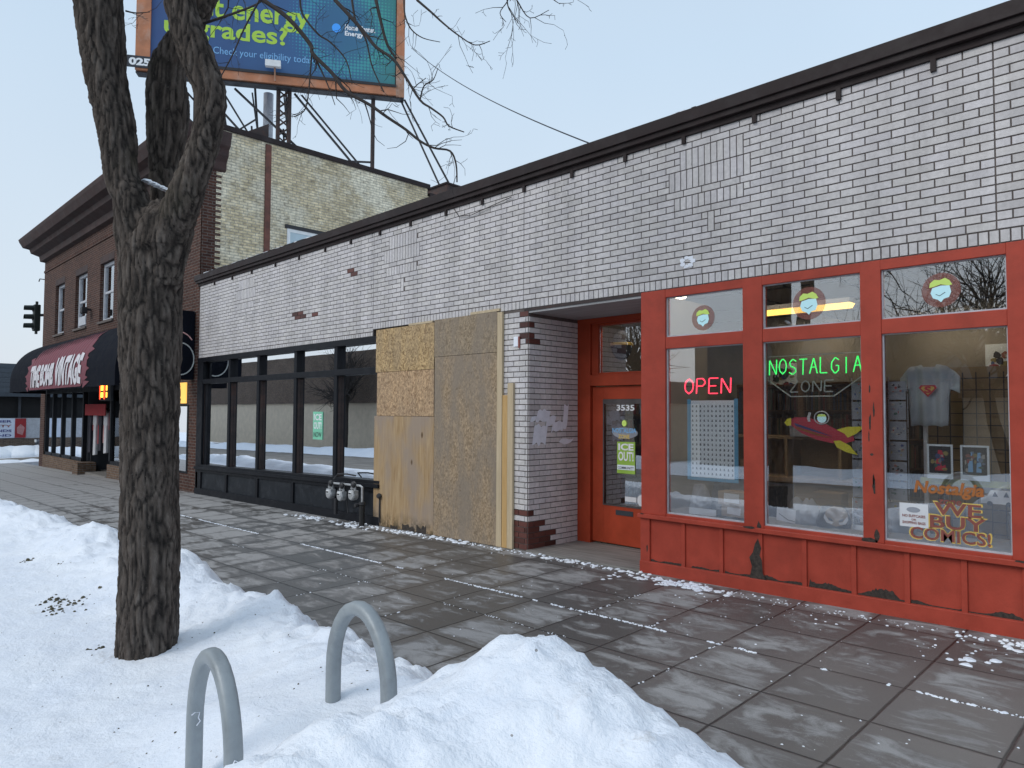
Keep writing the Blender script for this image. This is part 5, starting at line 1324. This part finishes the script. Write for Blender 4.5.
br.bar(rb_at(4.0, .3, -2.1), rb_at(6.6, .3, -2.0), .05); br.bar(rb_at(4.5, .35, -.1), rb_at(7.3, .4, -3.3), .05); br.bar(rb_at(2.2, .4, -.1), rb_at(4.0, .4, -3.0), .05); br.bar(rb_at(1.9, .5, -3.3), rb_at(4.0, .5, -1.6), .04); br.bar(rb_at(1.4, .9, -3.3), rb_at(1.5, .3, -.1), .05); br.bar(rb_at(2.5, 2.2, -3.3), rb_at(2.2, .3, -.1), .05); br.bar(rb_at(1.2, 1.4, -2.2), rb_at(3.8, 1.2, -1.6), .05); br.bar(rb_at(.6, .3, -1.7), rb_at(4.4, .3, -1.8), .04); br.bar(rb_at(.6, .3, -3.0), rb_at(3.2, .3, -1.0), .04)
for oo in (0, .42): br.bar(rb_at(BLN-.1+oo*.3, .2, .0), Vector((-16.6+oo*.2, 7.35+oo, 8.4)), .055)
br.build('brace', M['darksteel'], bb)
MB().tube([bp_(3.45,-3.3,-1.2), bp_(3.45,.2,-1.2)], .15, 12).build('vent_pipe', M['offwhite'], bb)
rt_ = thing('roof_gable', 'small dark red gabled hatch on the roof under the billboard', 'roof hatch', (-17.2,1.5,7.8))
MB().prism([(-16.3, .95, 8.29),(-16.3,1.62,8.29),(-16.3,1.62,8.72)], (-.5,0,0)).build('gable', M['steel'], rt_)
cab = MB(); A, B = Vector((-17.5,6.8,13.0)), Vector((-4.96,.2,4.74)); pts = []
for k in range(25):
    t = k/24; p = A.lerp(B, t); p.z -= 4*t*(1-t)*.22; pts.append(p)
tag(cab.tube(pts, .009, 5).build('overhead_cable', M['ink']), 'thin black cable running down to the edge of the white brick roof', 'cable')

# =================================================================== STREET TREE
tree = thing('street_tree', 'leafless tree with ridged dark bark and three limbs rising from the snow bank', 'tree', (-4.9,-4.6,0))
def cat(pts, n=6):              # catmull-rom through (x,y,z,r)
    o = []
    P = [pts[0]]+list(pts)+[pts[-1]]
    for i in range(1, len(P)-2):
        for k in range(n):
            t = k/n
            o.append(tuple(.5*((2*P[i][c])+(-P[i-1][c]+P[i+1][c])*t+(2*P[i-1][c]-5*P[i][c]+4*P[i+1][c]-P[i+2][c])*t*t+(-P[i-1][c]+3*P[i][c]-3*P[i+1][c]+P[i+2][c])*t**3) for c in range(4)))
    o.append(tuple(pts[-1])); return o
TR = [(-4.905,-4.60,-.25,.205),(-4.90,-4.595,.114,.196),(-4.895,-4.60,.726,.192),(-4.88,-4.61,1.18,.186),(-4.864,-4.628,1.755,.190),(-4.848,-4.648,2.398,.205),(-4.838,-4.651,2.64,.205),(-4.80,-4.62,2.80,.19),(-4.74,-4.60,2.92,.13)]
LL = [(-4.86,-4.68,2.45,.13),(-4.875,-4.74,2.80,.135),(-4.867,-4.773,3.03,.125),(-4.903,-4.818,3.172,.115),(-4.919,-4.851,3.471,.128),(-4.959,-4.908,3.789,.137),(-4.985,-4.963,4.298,.155),(-5.05,-5.05,4.9,.15),(-5.3,-5.2,5.6,.13),(-5.5,-5.5,6.6,.10),(-5.5,-5.9,7.8,.06)]
RR = [(-4.75,-4.62,2.50,.14),(-4.66,-4.60,2.78,.135),(-4.526,-4.572,2.998,.118),(-4.466,-4.523,3.204,.106),(-4.416,-4.486,3.416,.104),(-4.393,-4.476,3.64,.109),(-4.431,-4.524,3.827,.117),(-4.481,-4.585,4.038,.115),(-4.513,-4.629,4.243,.106),(-4.55,-4.65,4.7,.10),(-4.4,-4.5,5.4,.09),(-4.0,-4.3,6.3,.075),(-3.7,-4.0,7.4,.05)]
MMb = [(-4.86,-4.56,2.6,.12),(-4.93,-4.54,2.85,.11),(-4.976,-4.533,3.102,.105),(-4.963,-4.539,3.438,.130),(-4.949,-4.54,3.706,.148),(-4.945,-4.55,3.975,.132),(-4.867,-4.484,4.177,.112),(-4.749,-4.381,4.447,.075),(-4.6,-4.2,5.0,.07),(-4.6,-3.9,6.0,.06),(-4.8,-3.6,7.2,.04)]
tb_ = MB()
for L in (TR, LL, RR, MMb):
    c = cat(L); tb_.tube([p[:3] for p in c], [p[3] for p in c], 20)
# burl / knots
tb_.lathe((-4.99,-4.86,3.5), [(.01,-.1),(.1,-.05),(.11,0),(.09,.05),(.01,.1)], 10); 
tb_.tube([(-4.70,-4.62,2.7),(-4.72,-4.63,2.9),(-4.74,-4.64,3.03)], [.17,.15,.06], 14)
tmpo = tb_.build('trunk_tmp', None, None)
md = tmpo.modifiers.new('r', 'REMESH'); md.mode = 'VOXEL'; md.voxel_size = .0135; md.adaptivity = 0
ms = tmpo.modifiers.new('s', 'SMOOTH'); ms.factor = .6; ms.iterations = 4
dg = bpy.context.evaluated_depsgraph_get(); dg.update()
tm = bpy.data.meshes.new_from_object(tmpo.evaluated_get(dg)); bpy.data.objects.remove(tmpo)
bm = bmesh.new(); bm.from_mesh(tm); bm.normal_update()
gl = bm.verts.layers.float.new('groove')
axis_pts = [Vector(p[:3]) for L in (TR, LL, RR, MMb) for p in cat(L, 3)]
for v in bm.verts:
    p = v.co; q = Vector((p.x*26, p.y*26, p.z*2.0)) + 1.1*noise.noise_vector(Vector((p.x*8, p.y*8, p.z*4)))
    d, _ = noise.voronoi(q)
    e = d[1]-d[0]
    cr1 = 1-min(1, e/.35)
    q2 = Vector((p.x*60+3, p.y*60, p.z*14)); d2, _ = noise.voronoi(q2); e2 = 1-min(1, (d2[1]-d2[0])/.3)
    big = noise.noise(Vector((p.x*4, p.y*4, p.z*1.2)))
    amt = -.008-.012*cr1-.004*e2+.009*big+.003*noise.noise(p*60)
    
    v[gl] = min(1, cr1**1.6*.9+.2*e2); v.co = p + v.normal*amt
off = Vector((-4.9,-4.6,0))
for v in bm.verts: v.co -= off
bm.to_mesh(tm); bm.free()
tr_o = bpy.data.objects.new('trunk', tm); C.objects.link(tr_o); tr_o.parent = tree; tm.materials.clear(); tm.materials.append(M['bark']); tm.name = 'trunk'
for p in tm.polygons: p.use_smooth = True
# camera ray frame used once to read branch courses off the photograph into space
yaw, pit, rol, FF = R(45), R(2.28), R(.32), 706.6
CAM = Vector((0,-6.2,1.69))
f_ = Vector((-math.sin(yaw)*math.cos(pit), math.cos(yaw)*math.cos(pit), math.sin(pit))); r_0 = Vector((math.cos(yaw), math.sin(yaw), 0)); u_0 = r_0.cross(f_)
r_1 = r_0*math.cos(rol)+u_0*math.sin(rol); u_1 = -r_0*math.sin(rol)+u_0*math.cos(rol)
def at(px, py, dep): return CAM + (f_ + r_1*(px-512)/FF - u_1*(py-384)/FF)*dep
tw = MB(); rnd = random.Random(11)
def twig(p, d, L, r, lev):
    n_ = max(3, int(L/.05)); pts = [p.copy()]; rad = [r]; q = p.copy(); d = d.normalized()
    for k in range(n_):
        d = (d + Vector((rnd.gauss(0,.24), rnd.gauss(0,.24), rnd.gauss(0,.24)-.015))).normalized()
        q = q + d*L/n_; pts.append(q.copy()); rad.append(max(.0011, r*(1-.75*(k+1)/n_)))
        if lev > 0 and rnd.random() < .42:
            s = d.cross(Vector((rnd.gauss(0,1), rnd.gauss(0,1), rnd.gauss(0,1)))).normalized()
            twig(q, d*.55+s*.8, L*rnd.uniform(.25,.55), rad[-1]*.62, lev-1)
    tw.tube(pts, rad, 4 if r > .004 else 3, False)
PXB = [
 (4.0, 3.7, .013, .004, [(263,0),(288,18),(310,44),(313,54),(332,73),(346,91),(370,105),(387,117),(405,129),(420,141),(434,148),(450,151),(456,164),(457,182)]),
 (3.9, 3.6, .011, .003, [(335,0),(349,15),(364,32),(376,47),(393,59),(405,76),(420,100),(431,108),(443,117),(449,126),(464,132)]),
 (3.9, 3.8, .010, .006, [(376,0),(380,18),(387,44),(396,58)]),
 (3.9, 3.7, .007, .002, [(417,0),(431,12),(443,23),(458,35),(475,45),(490,41)]),
 (4.5, 4.1, .009, .004, [(196,26),(229,15),(253,6),(266,-2)]),
 (4.1, 4.0, .006, .003, [(262,-5),(258,3),(244,29),(232,56),(220,78)]),
 (3.95,3.9, .006, .002, [(312,48),(311,64),(308,97),(304,111),(294,117)]),
 (3.9, 3.8, .005, .002, [(404,0),(405,15),(411,29),(423,38),(440,42)]),
 (3.95,3.9, .006, .002, [(313,54),(322,72),(329,88),(335,105)]),
 (3.6, 3.6, .004, .0015,[(509,-4),(507,2),(500,13),(506,22)]),
 (3.6, 3.6, .004, .0015,[(507,-2),(509,9),(519,24)]),
 (3.6, 3.6, .004, .0015,[(514,-5),(518,2),(530,18),(549,10)]),
 (3.6, 3.6, .003, .0015,[(548,-6),(554,0),(560,4)]),
 (4.0, 3.9, .005, .002, [(420,100),(424,86),(433,80),(438,68)]),
 (4.0, 3.9, .004, .002, [(405,76),(412,88),(418,84),(426,78)]),
 (4.2, 4.0, .007, .003, [(300,0),(303,15),(318,34),(330,42),(346,60),(352,84)]),
 (4.1, 3.9, .007, .003, [(352,0),(356,22),(366,40),(372,66),(384,92)]),
 (4.6, 4.5, .006, .002, [(126,11),(136,13),(150,12)]),
]
for d0, d1, r0, r1, px in PXB:
    n_ = len(px); pts = []
    for k, (a, b) in enumerate(px):
        t = k/(n_-1); pts.append(tuple(at(a, b, d0+(d1-d0)*t))+(r0+(r1-r0)*t,))
    c = cat(pts, 4); tw.tube([p[:3] for p in c], [p[3] for p in c], 6, False)
    for k in range(1, len(c)-1):
        if rnd.random() < .5:
            p = Vector(c[k][:3]); d = (Vector(c[k+1][:3])-Vector(c[k-1][:3])).normalized()
            s = d.cross(Vector((rnd.gauss(0,1), rnd.gauss(0,1), rnd.gauss(0,1)))).normalized()
            twig(p, d*.6+s*.8+Vector((0,0,-.1)), rnd.uniform(.05,.26), max(.0021, c[k][3]*.45), 2)
    if px[0][1] <= 0 and r0 >= .004:      # joins a limb above the picture
        p0 = Vector(pts[0][:3]); src = min([Vector(q[:3]) for q in RR[8:]+MMb[7:]+LL[7:]], key=lambda q: (q-p0).length+abs(q.z-5.2))
        mid = (p0+src)/2+Vector((0,0,.75)); c2 = cat([tuple(src)+(r0*3,), tuple(mid)+(r0*1.9,), tuple(p0+Vector((0,0,.25))-(Vector(pts[1][:3])-p0)*.6)+(r0*1.2,), tuple(p0)+(r0,)], 6)
        tw.tube([p[:3] for p in c2], [p[3] for p in c2], 6, False)
def bough(p, d, L, r, lev):
    n_ = 7; pts = [p.copy()]; rad = [r]; q = p.copy()
    for k in range(n_):
        d = (d+Vector((rnd.gauss(0,.12), rnd.gauss(0,.12), rnd.gauss(0,.1)+.02))).normalized(); q = q+d*L/n_; pts.append(q.copy()); rad.append(r*(1-.7*(k+1)/n_))
        if lev > 0 and k > 1 and rnd.random() < .75:
            s = d.cross(Vector((rnd.gauss(0,1), rnd.gauss(0,1), rnd.gauss(0,1)))).normalized(); bough(q, d*.6+s*.7, L*rnd.uniform(.4,.65), rad[-1]*.65, lev-1)
    tw.tube(pts, rad, 5, False)
for L in (LL, RR, MMb):
    for q in L[8:]:
        for k in range(3):
            a = rnd.uniform(0, 6.28); bough(Vector(q[:3]), Vector((math.cos(a), math.sin(a), .8)).normalized(), rnd.uniform(1.0,2.0), q[3]*.45, 2)
tw.build('branches', M['twig'], tree)
sf_ = MB(); 
for k in range(14): blob(sf_, tuple(at(146+1.6*k, 181+.75*k, 4.52)), .03, .4)
sf_.build('fork_snow', M['snow'], tree)

# =================================================================== BIKE RACKS
def make_rack(w, h, lab):
    r = thing('bike_rack', lab, 'bike rack', (0,0,0), 'bike racks in the snow bank')
    R_ = w/2; pts = [(-R_,0,-.45)]
    zz = h-R_*1.35
    pts += [(-R_,0,z) for z in (0, zz*.5, zz)]
    for k in range(1, 16):
        a = math.pi-math.pi*k/16; pts.append((R_*math.cos(a), 0, zz+R_*1.35*math.sin(a)))
    pts += [(R_,0,z) for z in (zz, zz*.5, 0)]+[(R_,0,-.45)]
    MB().tube(pts, .0285, 16, True, 3.2).build('hoop', M['rack'], r, smooth=True)
    return r
ra = make_rack(.42, .90, 'grey steel hoop bike rack further from the camera, in front of the pavement')
ra.location = (-2.45,-4.60,.0); ra.rotation_euler.z = R(-2)
rc_ = make_rack(.45, .90, 'grey steel hoop bike rack nearest the camera, scratched with chalk marks')
rc_.location = (-2.525,-5.15,-.08); rc_.rotation_euler.z = R(-6)
def mk(pts): return MB().tube(pts, .0022, 5)
q = mk([(-.1955,-.020,.640),(-.1945,-.008,.648),(-.1945,.008,.644),(-.1945,.004,.625),(-.1945,.011,.612),(-.1945,-.002,.598)]).build('chalk_mark', M['patch'], rc_)
q2 = mk([(.2555,-.014,.60),(.2555,-.017,.625),(.2555,-.006,.642),(.2555,.006,.632),(.2555,.008,.60),(.2555,.004,.56),(.2555,-.004,.50),(.2555,.002,.53)]).build('chalk_mark', M['patch'], rc_)
for o in (q, q2):
    for v in o.data.vertices: v.co += rc_.location
    o.data.update()

# =================================================================== TRAFFIC LIGHT
tl = thing('traffic_light', 'dark three lamp traffic light on an arm past the corner of the brown building', 'traffic light', (-33.9,4.0,gz(-33.9,4)))
MB().box(-33.06,-32.74,.04,.26,4.78,5.82).build('housing', M['sig'], tl, bevel=.03)
for z in (4.95,5.30,5.65):
    v = MB()
    for k in range(10):
        a0, a1 = R(-20+k*22), R(-20+(k+1)*22)
        v.poly([(-32.9+.14*math.cos(a0),.04,z+.14*math.sin(a0)),(-32.9+.13*math.cos(a0),-.26,z-.02+.13*math.sin(a0)),(-32.9+.13*math.cos(a1),-.26,z-.02+.13*math.sin(a1)),(-32.9+.14*math.cos(a1),.04,z+.14*math.sin(a1))])
    v.build('visor', M['sig'], tl)
    MB().lathe((-32.9,.04,z), [(.12,-.02),(.11,-.03)], 14, 'y').build('lens', M['darkitem'], tl)
MB().tube([(-32.9,.15,5.81),(-32.9,.15,5.95)], .05, 8).tube([(-32.9,.15,4.79),(-32.9,.15,4.66)], .05, 8).build('cap', M['sig'], tl)
MB().tube([(-32.9,.24,5.42),(-33.1,1.5,5.55),(-33.9,4.0,5.7)], .055, 8).build('arm', M['sig'], tl)
MB().tube([(-33.9,4.0,gz(-33.9,4)-.05),(-33.9,4.0,6.3)], .09, 10).build('pole', M['sig'], tl)

# =================================================================== FAR CORNER
fbz = -.75
fbd = thing('far_store', 'low store with blue grey shingle roof and dark window band across the side street', 'building', (-48,6,fbz))
MB().box(-56,-46,-8,14,fbz-.2,.12).build('brick_base', M['far_brick'], fbd)
MB().box(-56,-46.05,-8,14,.12,1.22).build('lower_wall', M['offwhite'], fbd)
MB().box(-56,-46.25,-8,14,1.22,2.4).build('window_band', M['dark'], fbd)
for y in range(-8, 14, 2): MB().box(-46.2,-46.1,y,y+.12,1.22,2.38).build('band_post', M['darkitem'], fbd)
MB().box(-56,-45.7,-8.3,14.3,2.38,2.62).build('fascia', M['slate'], fbd)
rfm = MB()
for k in range(6): z = 2.62+k*.26; rfm.hexa([(-56,-8.2+.0,z),(-45.72-.1*k,-8.2,z),(-45.72-.1*k,14.2,z),(-56,14.2,z),(-56,-8.2,z+.25),(-45.80-.1*k,-8.2,z+.25),(-45.80-.1*k,14.2,z+.25),(-56,14.2,z+.25)])
rfm.build('shingle_roof', M['slate'], fbd)
bnr = thing('banner', 'white banner with blue and red print and a red picture at its end', 'banner', (-45.9,0,.7))
MB().box(-45.99,-45.96,-4,2.35,.16,1.20).build('sheet', M['banner'], bnr)
MB().box(-45.95,-45.94,1.85,2.35,.16,1.20).build('red_picture', M['redcloth'], bnr)
MB().poly([(-45.93,1.95,.4),(-45.93,2.2,.3),(-45.93,2.3,.7),(-45.93,2.1,.9),(-45.93,1.93,.7)]).build('picture_shape', M['pinkcloth'], bnr, recalc=False)
for k, (t, w, mt) in enumerate((('PLACE TO GATHER','.',M['purple']),('THE COMMUNITY','.',M['maroon']),('FOOD MUSIC FRIENDS','.',M['purple']),('EVERY WEEKEND','.',M['purple']))):
    lettering(t, (-45.93, -1.6, .98-.25*k), 3.3, .13, mt, bnr, ux=(0,1,0), bold=.02)
# parked car at the far corner
car = thing('parked_car', 'dark blue grey car parked by the store across the side street', 'car', (-43.6,4.6,-.75))
cz_ = gz(-43.6,4.6)-.14; x0 = -44.4
def carprof(s): return [( -2.1,.35),(-2.15,.7),(-1.5,.9),(-.9,.95),(-.3,1.42),(.9,1.45),(1.5,1.0),(2.1,.9),(2.15,.4),(1.6,.3),(-1.6,.3)]
m_ = MB().prism([(x0, 4.6+a, cz_+b) for a, b in carprof(1)], (1.7,0,0)); m_.build('body', M['carpaint'], car, bevel=.06)
MB().prism([(x0-.01, 4.6+a, cz_+b) for a, b in ((-.75,.98),(-.28,1.36),(.85,1.38),(1.3,1.0))], (1.72,0,0)).build('side_window', M['ink'], car)
MB().hexa([(x0+.1,3.66,cz_+.98),(x0+1.6,3.66,cz_+.98),(x0+1.6,3.70,cz_+.98),(x0+.1,3.70,cz_+.98),(x0+.2,4.24,cz_+1.40),(x0+1.5,4.24,cz_+1.40),(x0+1.5,4.28,cz_+1.40),(x0+.2,4.28,cz_+1.40)]).build('windscreen', M['ink'], car)
for xx in (x0+.02, x0+1.5):
    for yy in (3.3, 5.9):
        w_ = MB().lathe((xx, yy, cz_+.32), [(.32,0),(.33,.05),(.33,.15),(.32,.2)], 16, 'x').build('wheel', M['rubber'], car); MB().lathe((xx-.01, yy, cz_+.32), [(.18,0),(.18,.22)], 12, 'x').build('rim', M['chrome'], w_)
for xx in (x0+.15, x0+1.25): MB().box(xx, xx+.3, 2.43, 2.47, cz_+.62, cz_+.76).build('headlight', M['white'], car)
hp = MB()
for cx_, cy_, lx, ly, hh in ((-43.8,-1,1.0,7,.55),(-35.5,4,.8,10,.25),(-45.3,8,.6,4,.4)):
    for i in range(24):
        a = i/24*2-1; xx, yy = cx_+random.gauss(0,.15), cy_+a*ly
        hp.lathe((xx, yy, gz(xx,yy)-.2), [(lx*1.2,0),(lx*.95,hh*.5),(lx*.5,hh*random.uniform(.8,1.05)),(.05,hh*1.1)], 10)
tag(hp.build('snow_windrow', M['snow'], None, smooth=True), kind='structure')

# =================================================================== ACROSS THE STREET (seen in the windows)
op = MB()
bm2 = []
yy0 = -18.0
mb = MB(); prev = None
for i in range(150):
    x = -70+i*.6; ring = []
    for j in range(10):
        y = -16.3-j*.35; h = .55*math.sin(min(1, j/9)*math.pi)*(.7+.6*fb(x, y, .4, 6)); ring.append(mb.bm.verts.new((x, y, gz(x, y)-.14+max(0, h))))
    if prev:
        for j in range(9): mb.bm.faces.new((prev[j], prev[j+1], ring[j+1], ring[j]))
    prev = ring
tag(mb.build('opposite_snow_bank', M['snow'], None, smooth=True), kind='structure')
tag(MB().poly([(x, y, gz(x, y)-.02) for x, y in ((-90,-23),(40,-23),(40,-19.2),(-90,-19.2))]).build('opposite_sidewalk', M['walk']), kind='structure')
def oppo(x0, x1, zt, zs, mat1, mat2, lab, y0=-23):
    r = thing('shop_row', lab, 'building', ((x0+x1)/2, y0, -1))
    MB().box(x0, x1, y0-9, y0, -1.5, zs).build('lower_wall', mat1, r); MB().box(x0-.1, x1+.1, y0-9.05, y0+.2, zs, zt).build('upper_wall', mat2, r)
    return r
oppo(-75,-36, 6.2, 2.3, M['tan'], M['far_brick'], 'long low tan building with dark upper band, reflected in the black framed windows')
oppo(-34,-21, 3.4, 2.2, M['tan'], M['slate'], 'small tan building reflected in the rightmost black framed window')
r = oppo(-17,-7, 5.2, 3.0, M['far_brick'], M['slate'], 'brick building across the street reflected in the left red framed window')
r2 = oppo(2.5,12, 3.6, 2.7, M['tan'], M['cornice'], 'tan building across the street reflected in the right red framed window')
oppo(-6.7,2.3, 3.0, 2.3, M['tan'], M['far_brick'], 'low tan building added across the street to close the bright sky gap between its neighbours', -24)  # put in to keep bright sky out of the right window's reflection
def make_tree(seed, H, lab):
    rr_ = random.Random(seed); r = thing('bare_tree', lab, 'tree', (0,0,0), 'bare trees across the street'); mb = MB()
    def gow(p, d, L, rad, lev):
        n_ = 6; pts = [p.copy()]; rd_ = [rad]; q = p.copy(); spawn = []
        for k in range(n_):
            d = (d+Vector((rr_.gauss(0,.09), rr_.gauss(0,.09), rr_.gauss(0,.07)+.03))).normalized(); q = q+d*L/n_; pts.append(q.copy()); rd_.append(rad*(1-.55*(k+1)/n_)); spawn.append((q.copy(), d.copy(), rd_[-1]))
        (mbt if lev == LV else mb).tube(pts, rd_, 7 if lev == LV else 4, False)
        if lev > 0:
            for k, (q, d, r_) in enumerate(spawn):
                if (k >= 3 or lev < LV) :
                    for _ in range(2 if k == n_-1 or lev >= LV-1 else 1):
                        s = d.cross(Vector((rr_.gauss(0,1), rr_.gauss(0,1), rr_.gauss(0,1)))).normalized(); gow(q, d*.75+s*.6, L*rr_.uniform(.5,.72), r_*.68, lev-1)
    LV = 3; mbt = MB(); gow(Vector((0,0,-.3)), Vector((0,0,1)), H*.42, H*.024, LV)
    mbt.build('trunk', M['twig'], r); mb.build('crown', M['twig'], r); return r
spots = [(-9.5,-21.0,'bare tree standing left of the brick building across the street'),(-4.6,-20.6,'bare tree across the street behind the middle red window'),(-1.2,-21.5,'bare tree across the street in the gap between buildings'),(2.0,-20.4,'bare tree across the street at the left end of the tan building'),(5.5,-21.2,'bare tree across the street before the tan building'),(-20,-20.8,'bare tree across the street near the small tan building'),(-30,-20.8,'bare tree across the street in front of the small tan building'),(-44,-20.8,'bare tree across the street before the long tan building')]
protos = [make_tree(3, 9, spots[0][2]), make_tree(8, 10.5, spots[1][2])]
for k, (x, y, lab) in enumerate(spots):
    r = protos[k] if k < 2 else copy_tree(protos[k % 2])
    r.location = (x, y, gz(x, y)); r['label'] = lab; r.rotation_euler.z = k*1.3

# =================================================================== LIGHT, SKY, CAMERA
w = bpy.data.worlds.new('World'); scn.world = w; w.use_nodes = True; nt = w.node_tree; nt.nodes.clear()
out = nt.nodes.new('ShaderNodeOutputWorld'); bg = nt.nodes.new('ShaderNodeBackground'); bg.inputs['Strength'].default_value = .106
sky = nt.nodes.new('ShaderNodeTexSky'); sky.sky_type = 'NISHITA'; sky.sun_disc = False
SE, SAZ = 38, 195       # elevation, azimuth the sun stands at (behind the camera)
sky.sun_elevation = R(SE); sky.sun_rotation = R(SAZ); sky.air_density = 1.2; sky.dust_density = 3; sky.ozone_density = 1.5
tc = nt.nodes.new('ShaderNodeTexCoord'); sp = nt.nodes.new('ShaderNodeSeparateXYZ'); nt.links.new(tc.outputs['Generated'], sp.inputs[0])
cl_ = ramp(nt, sp.outputs[2], [(0.0, (7.6,8.1,8.7)), (.12, (7.1,8.1,9.1)), (.45, (6.1,7.6,9.2)), (1.0, (5.5,6.7,8.2))])
nn = N(nt, 'ShaderNodeTexNoise'); nn.inputs['Scale'].default_value = 1.6; nn.inputs['Detail'].default_value = 3; nt.links.new(tc.outputs['Generated'], nn.inputs['Vector'])
cl_ = mixc(nt, 1.0, cl_, ramp(nt, nn.outputs['Fac'], [(.3, .96), (.7, 1.04)]), 'MULTIPLY')
nt.links.new(mixc(nt, .88, sky.outputs[0], cl_), bg.inputs['Color']); nt.links.new(bg.outputs[0], out.inputs['Surface'])
sun = bpy.data.lights.new('sun', 'SUN'); sun.energy = 1.35; sun.angle = R(32); sun.color = (1,.96,.92)
so = bpy.data.objects.new('sun', sun); C.objects.link(so)
az = R(SAZ); dirv = Vector((math.sin(az)*math.cos(R(SE)), math.cos(az)*math.cos(R(SE)), math.sin(R(SE))))
so.rotation_euler = dirv.to_track_quat('Z', 'Y').to_euler(); so.location = (0,-30,20)
cam = bpy.data.cameras.new('camera'); cam.sensor_width = 36; cam.lens = FF/1024*36; cam.clip_end = 1000; cam.clip_start = .05
co = bpy.data.objects.new('camera', cam); C.objects.link(co)
mw = Matrix((( r_1.x, u_1.x, -f_.x, CAM.x),(r_1.y, u_1.y, -f_.y, CAM.y),(r_1.z, u_1.z, -f_.z, CAM.z),(0,0,0,1)))
co.matrix_world = mw
scn.camera = co
scn.view_settings.view_transform = 'Standard'; scn.view_settings.look = 'None'; scn.view_settings.exposure = 0; scn.view_settings.gamma = 1
scn.cycles.max_bounces = 8; scn.cycles.transparent_max_bounces = 12
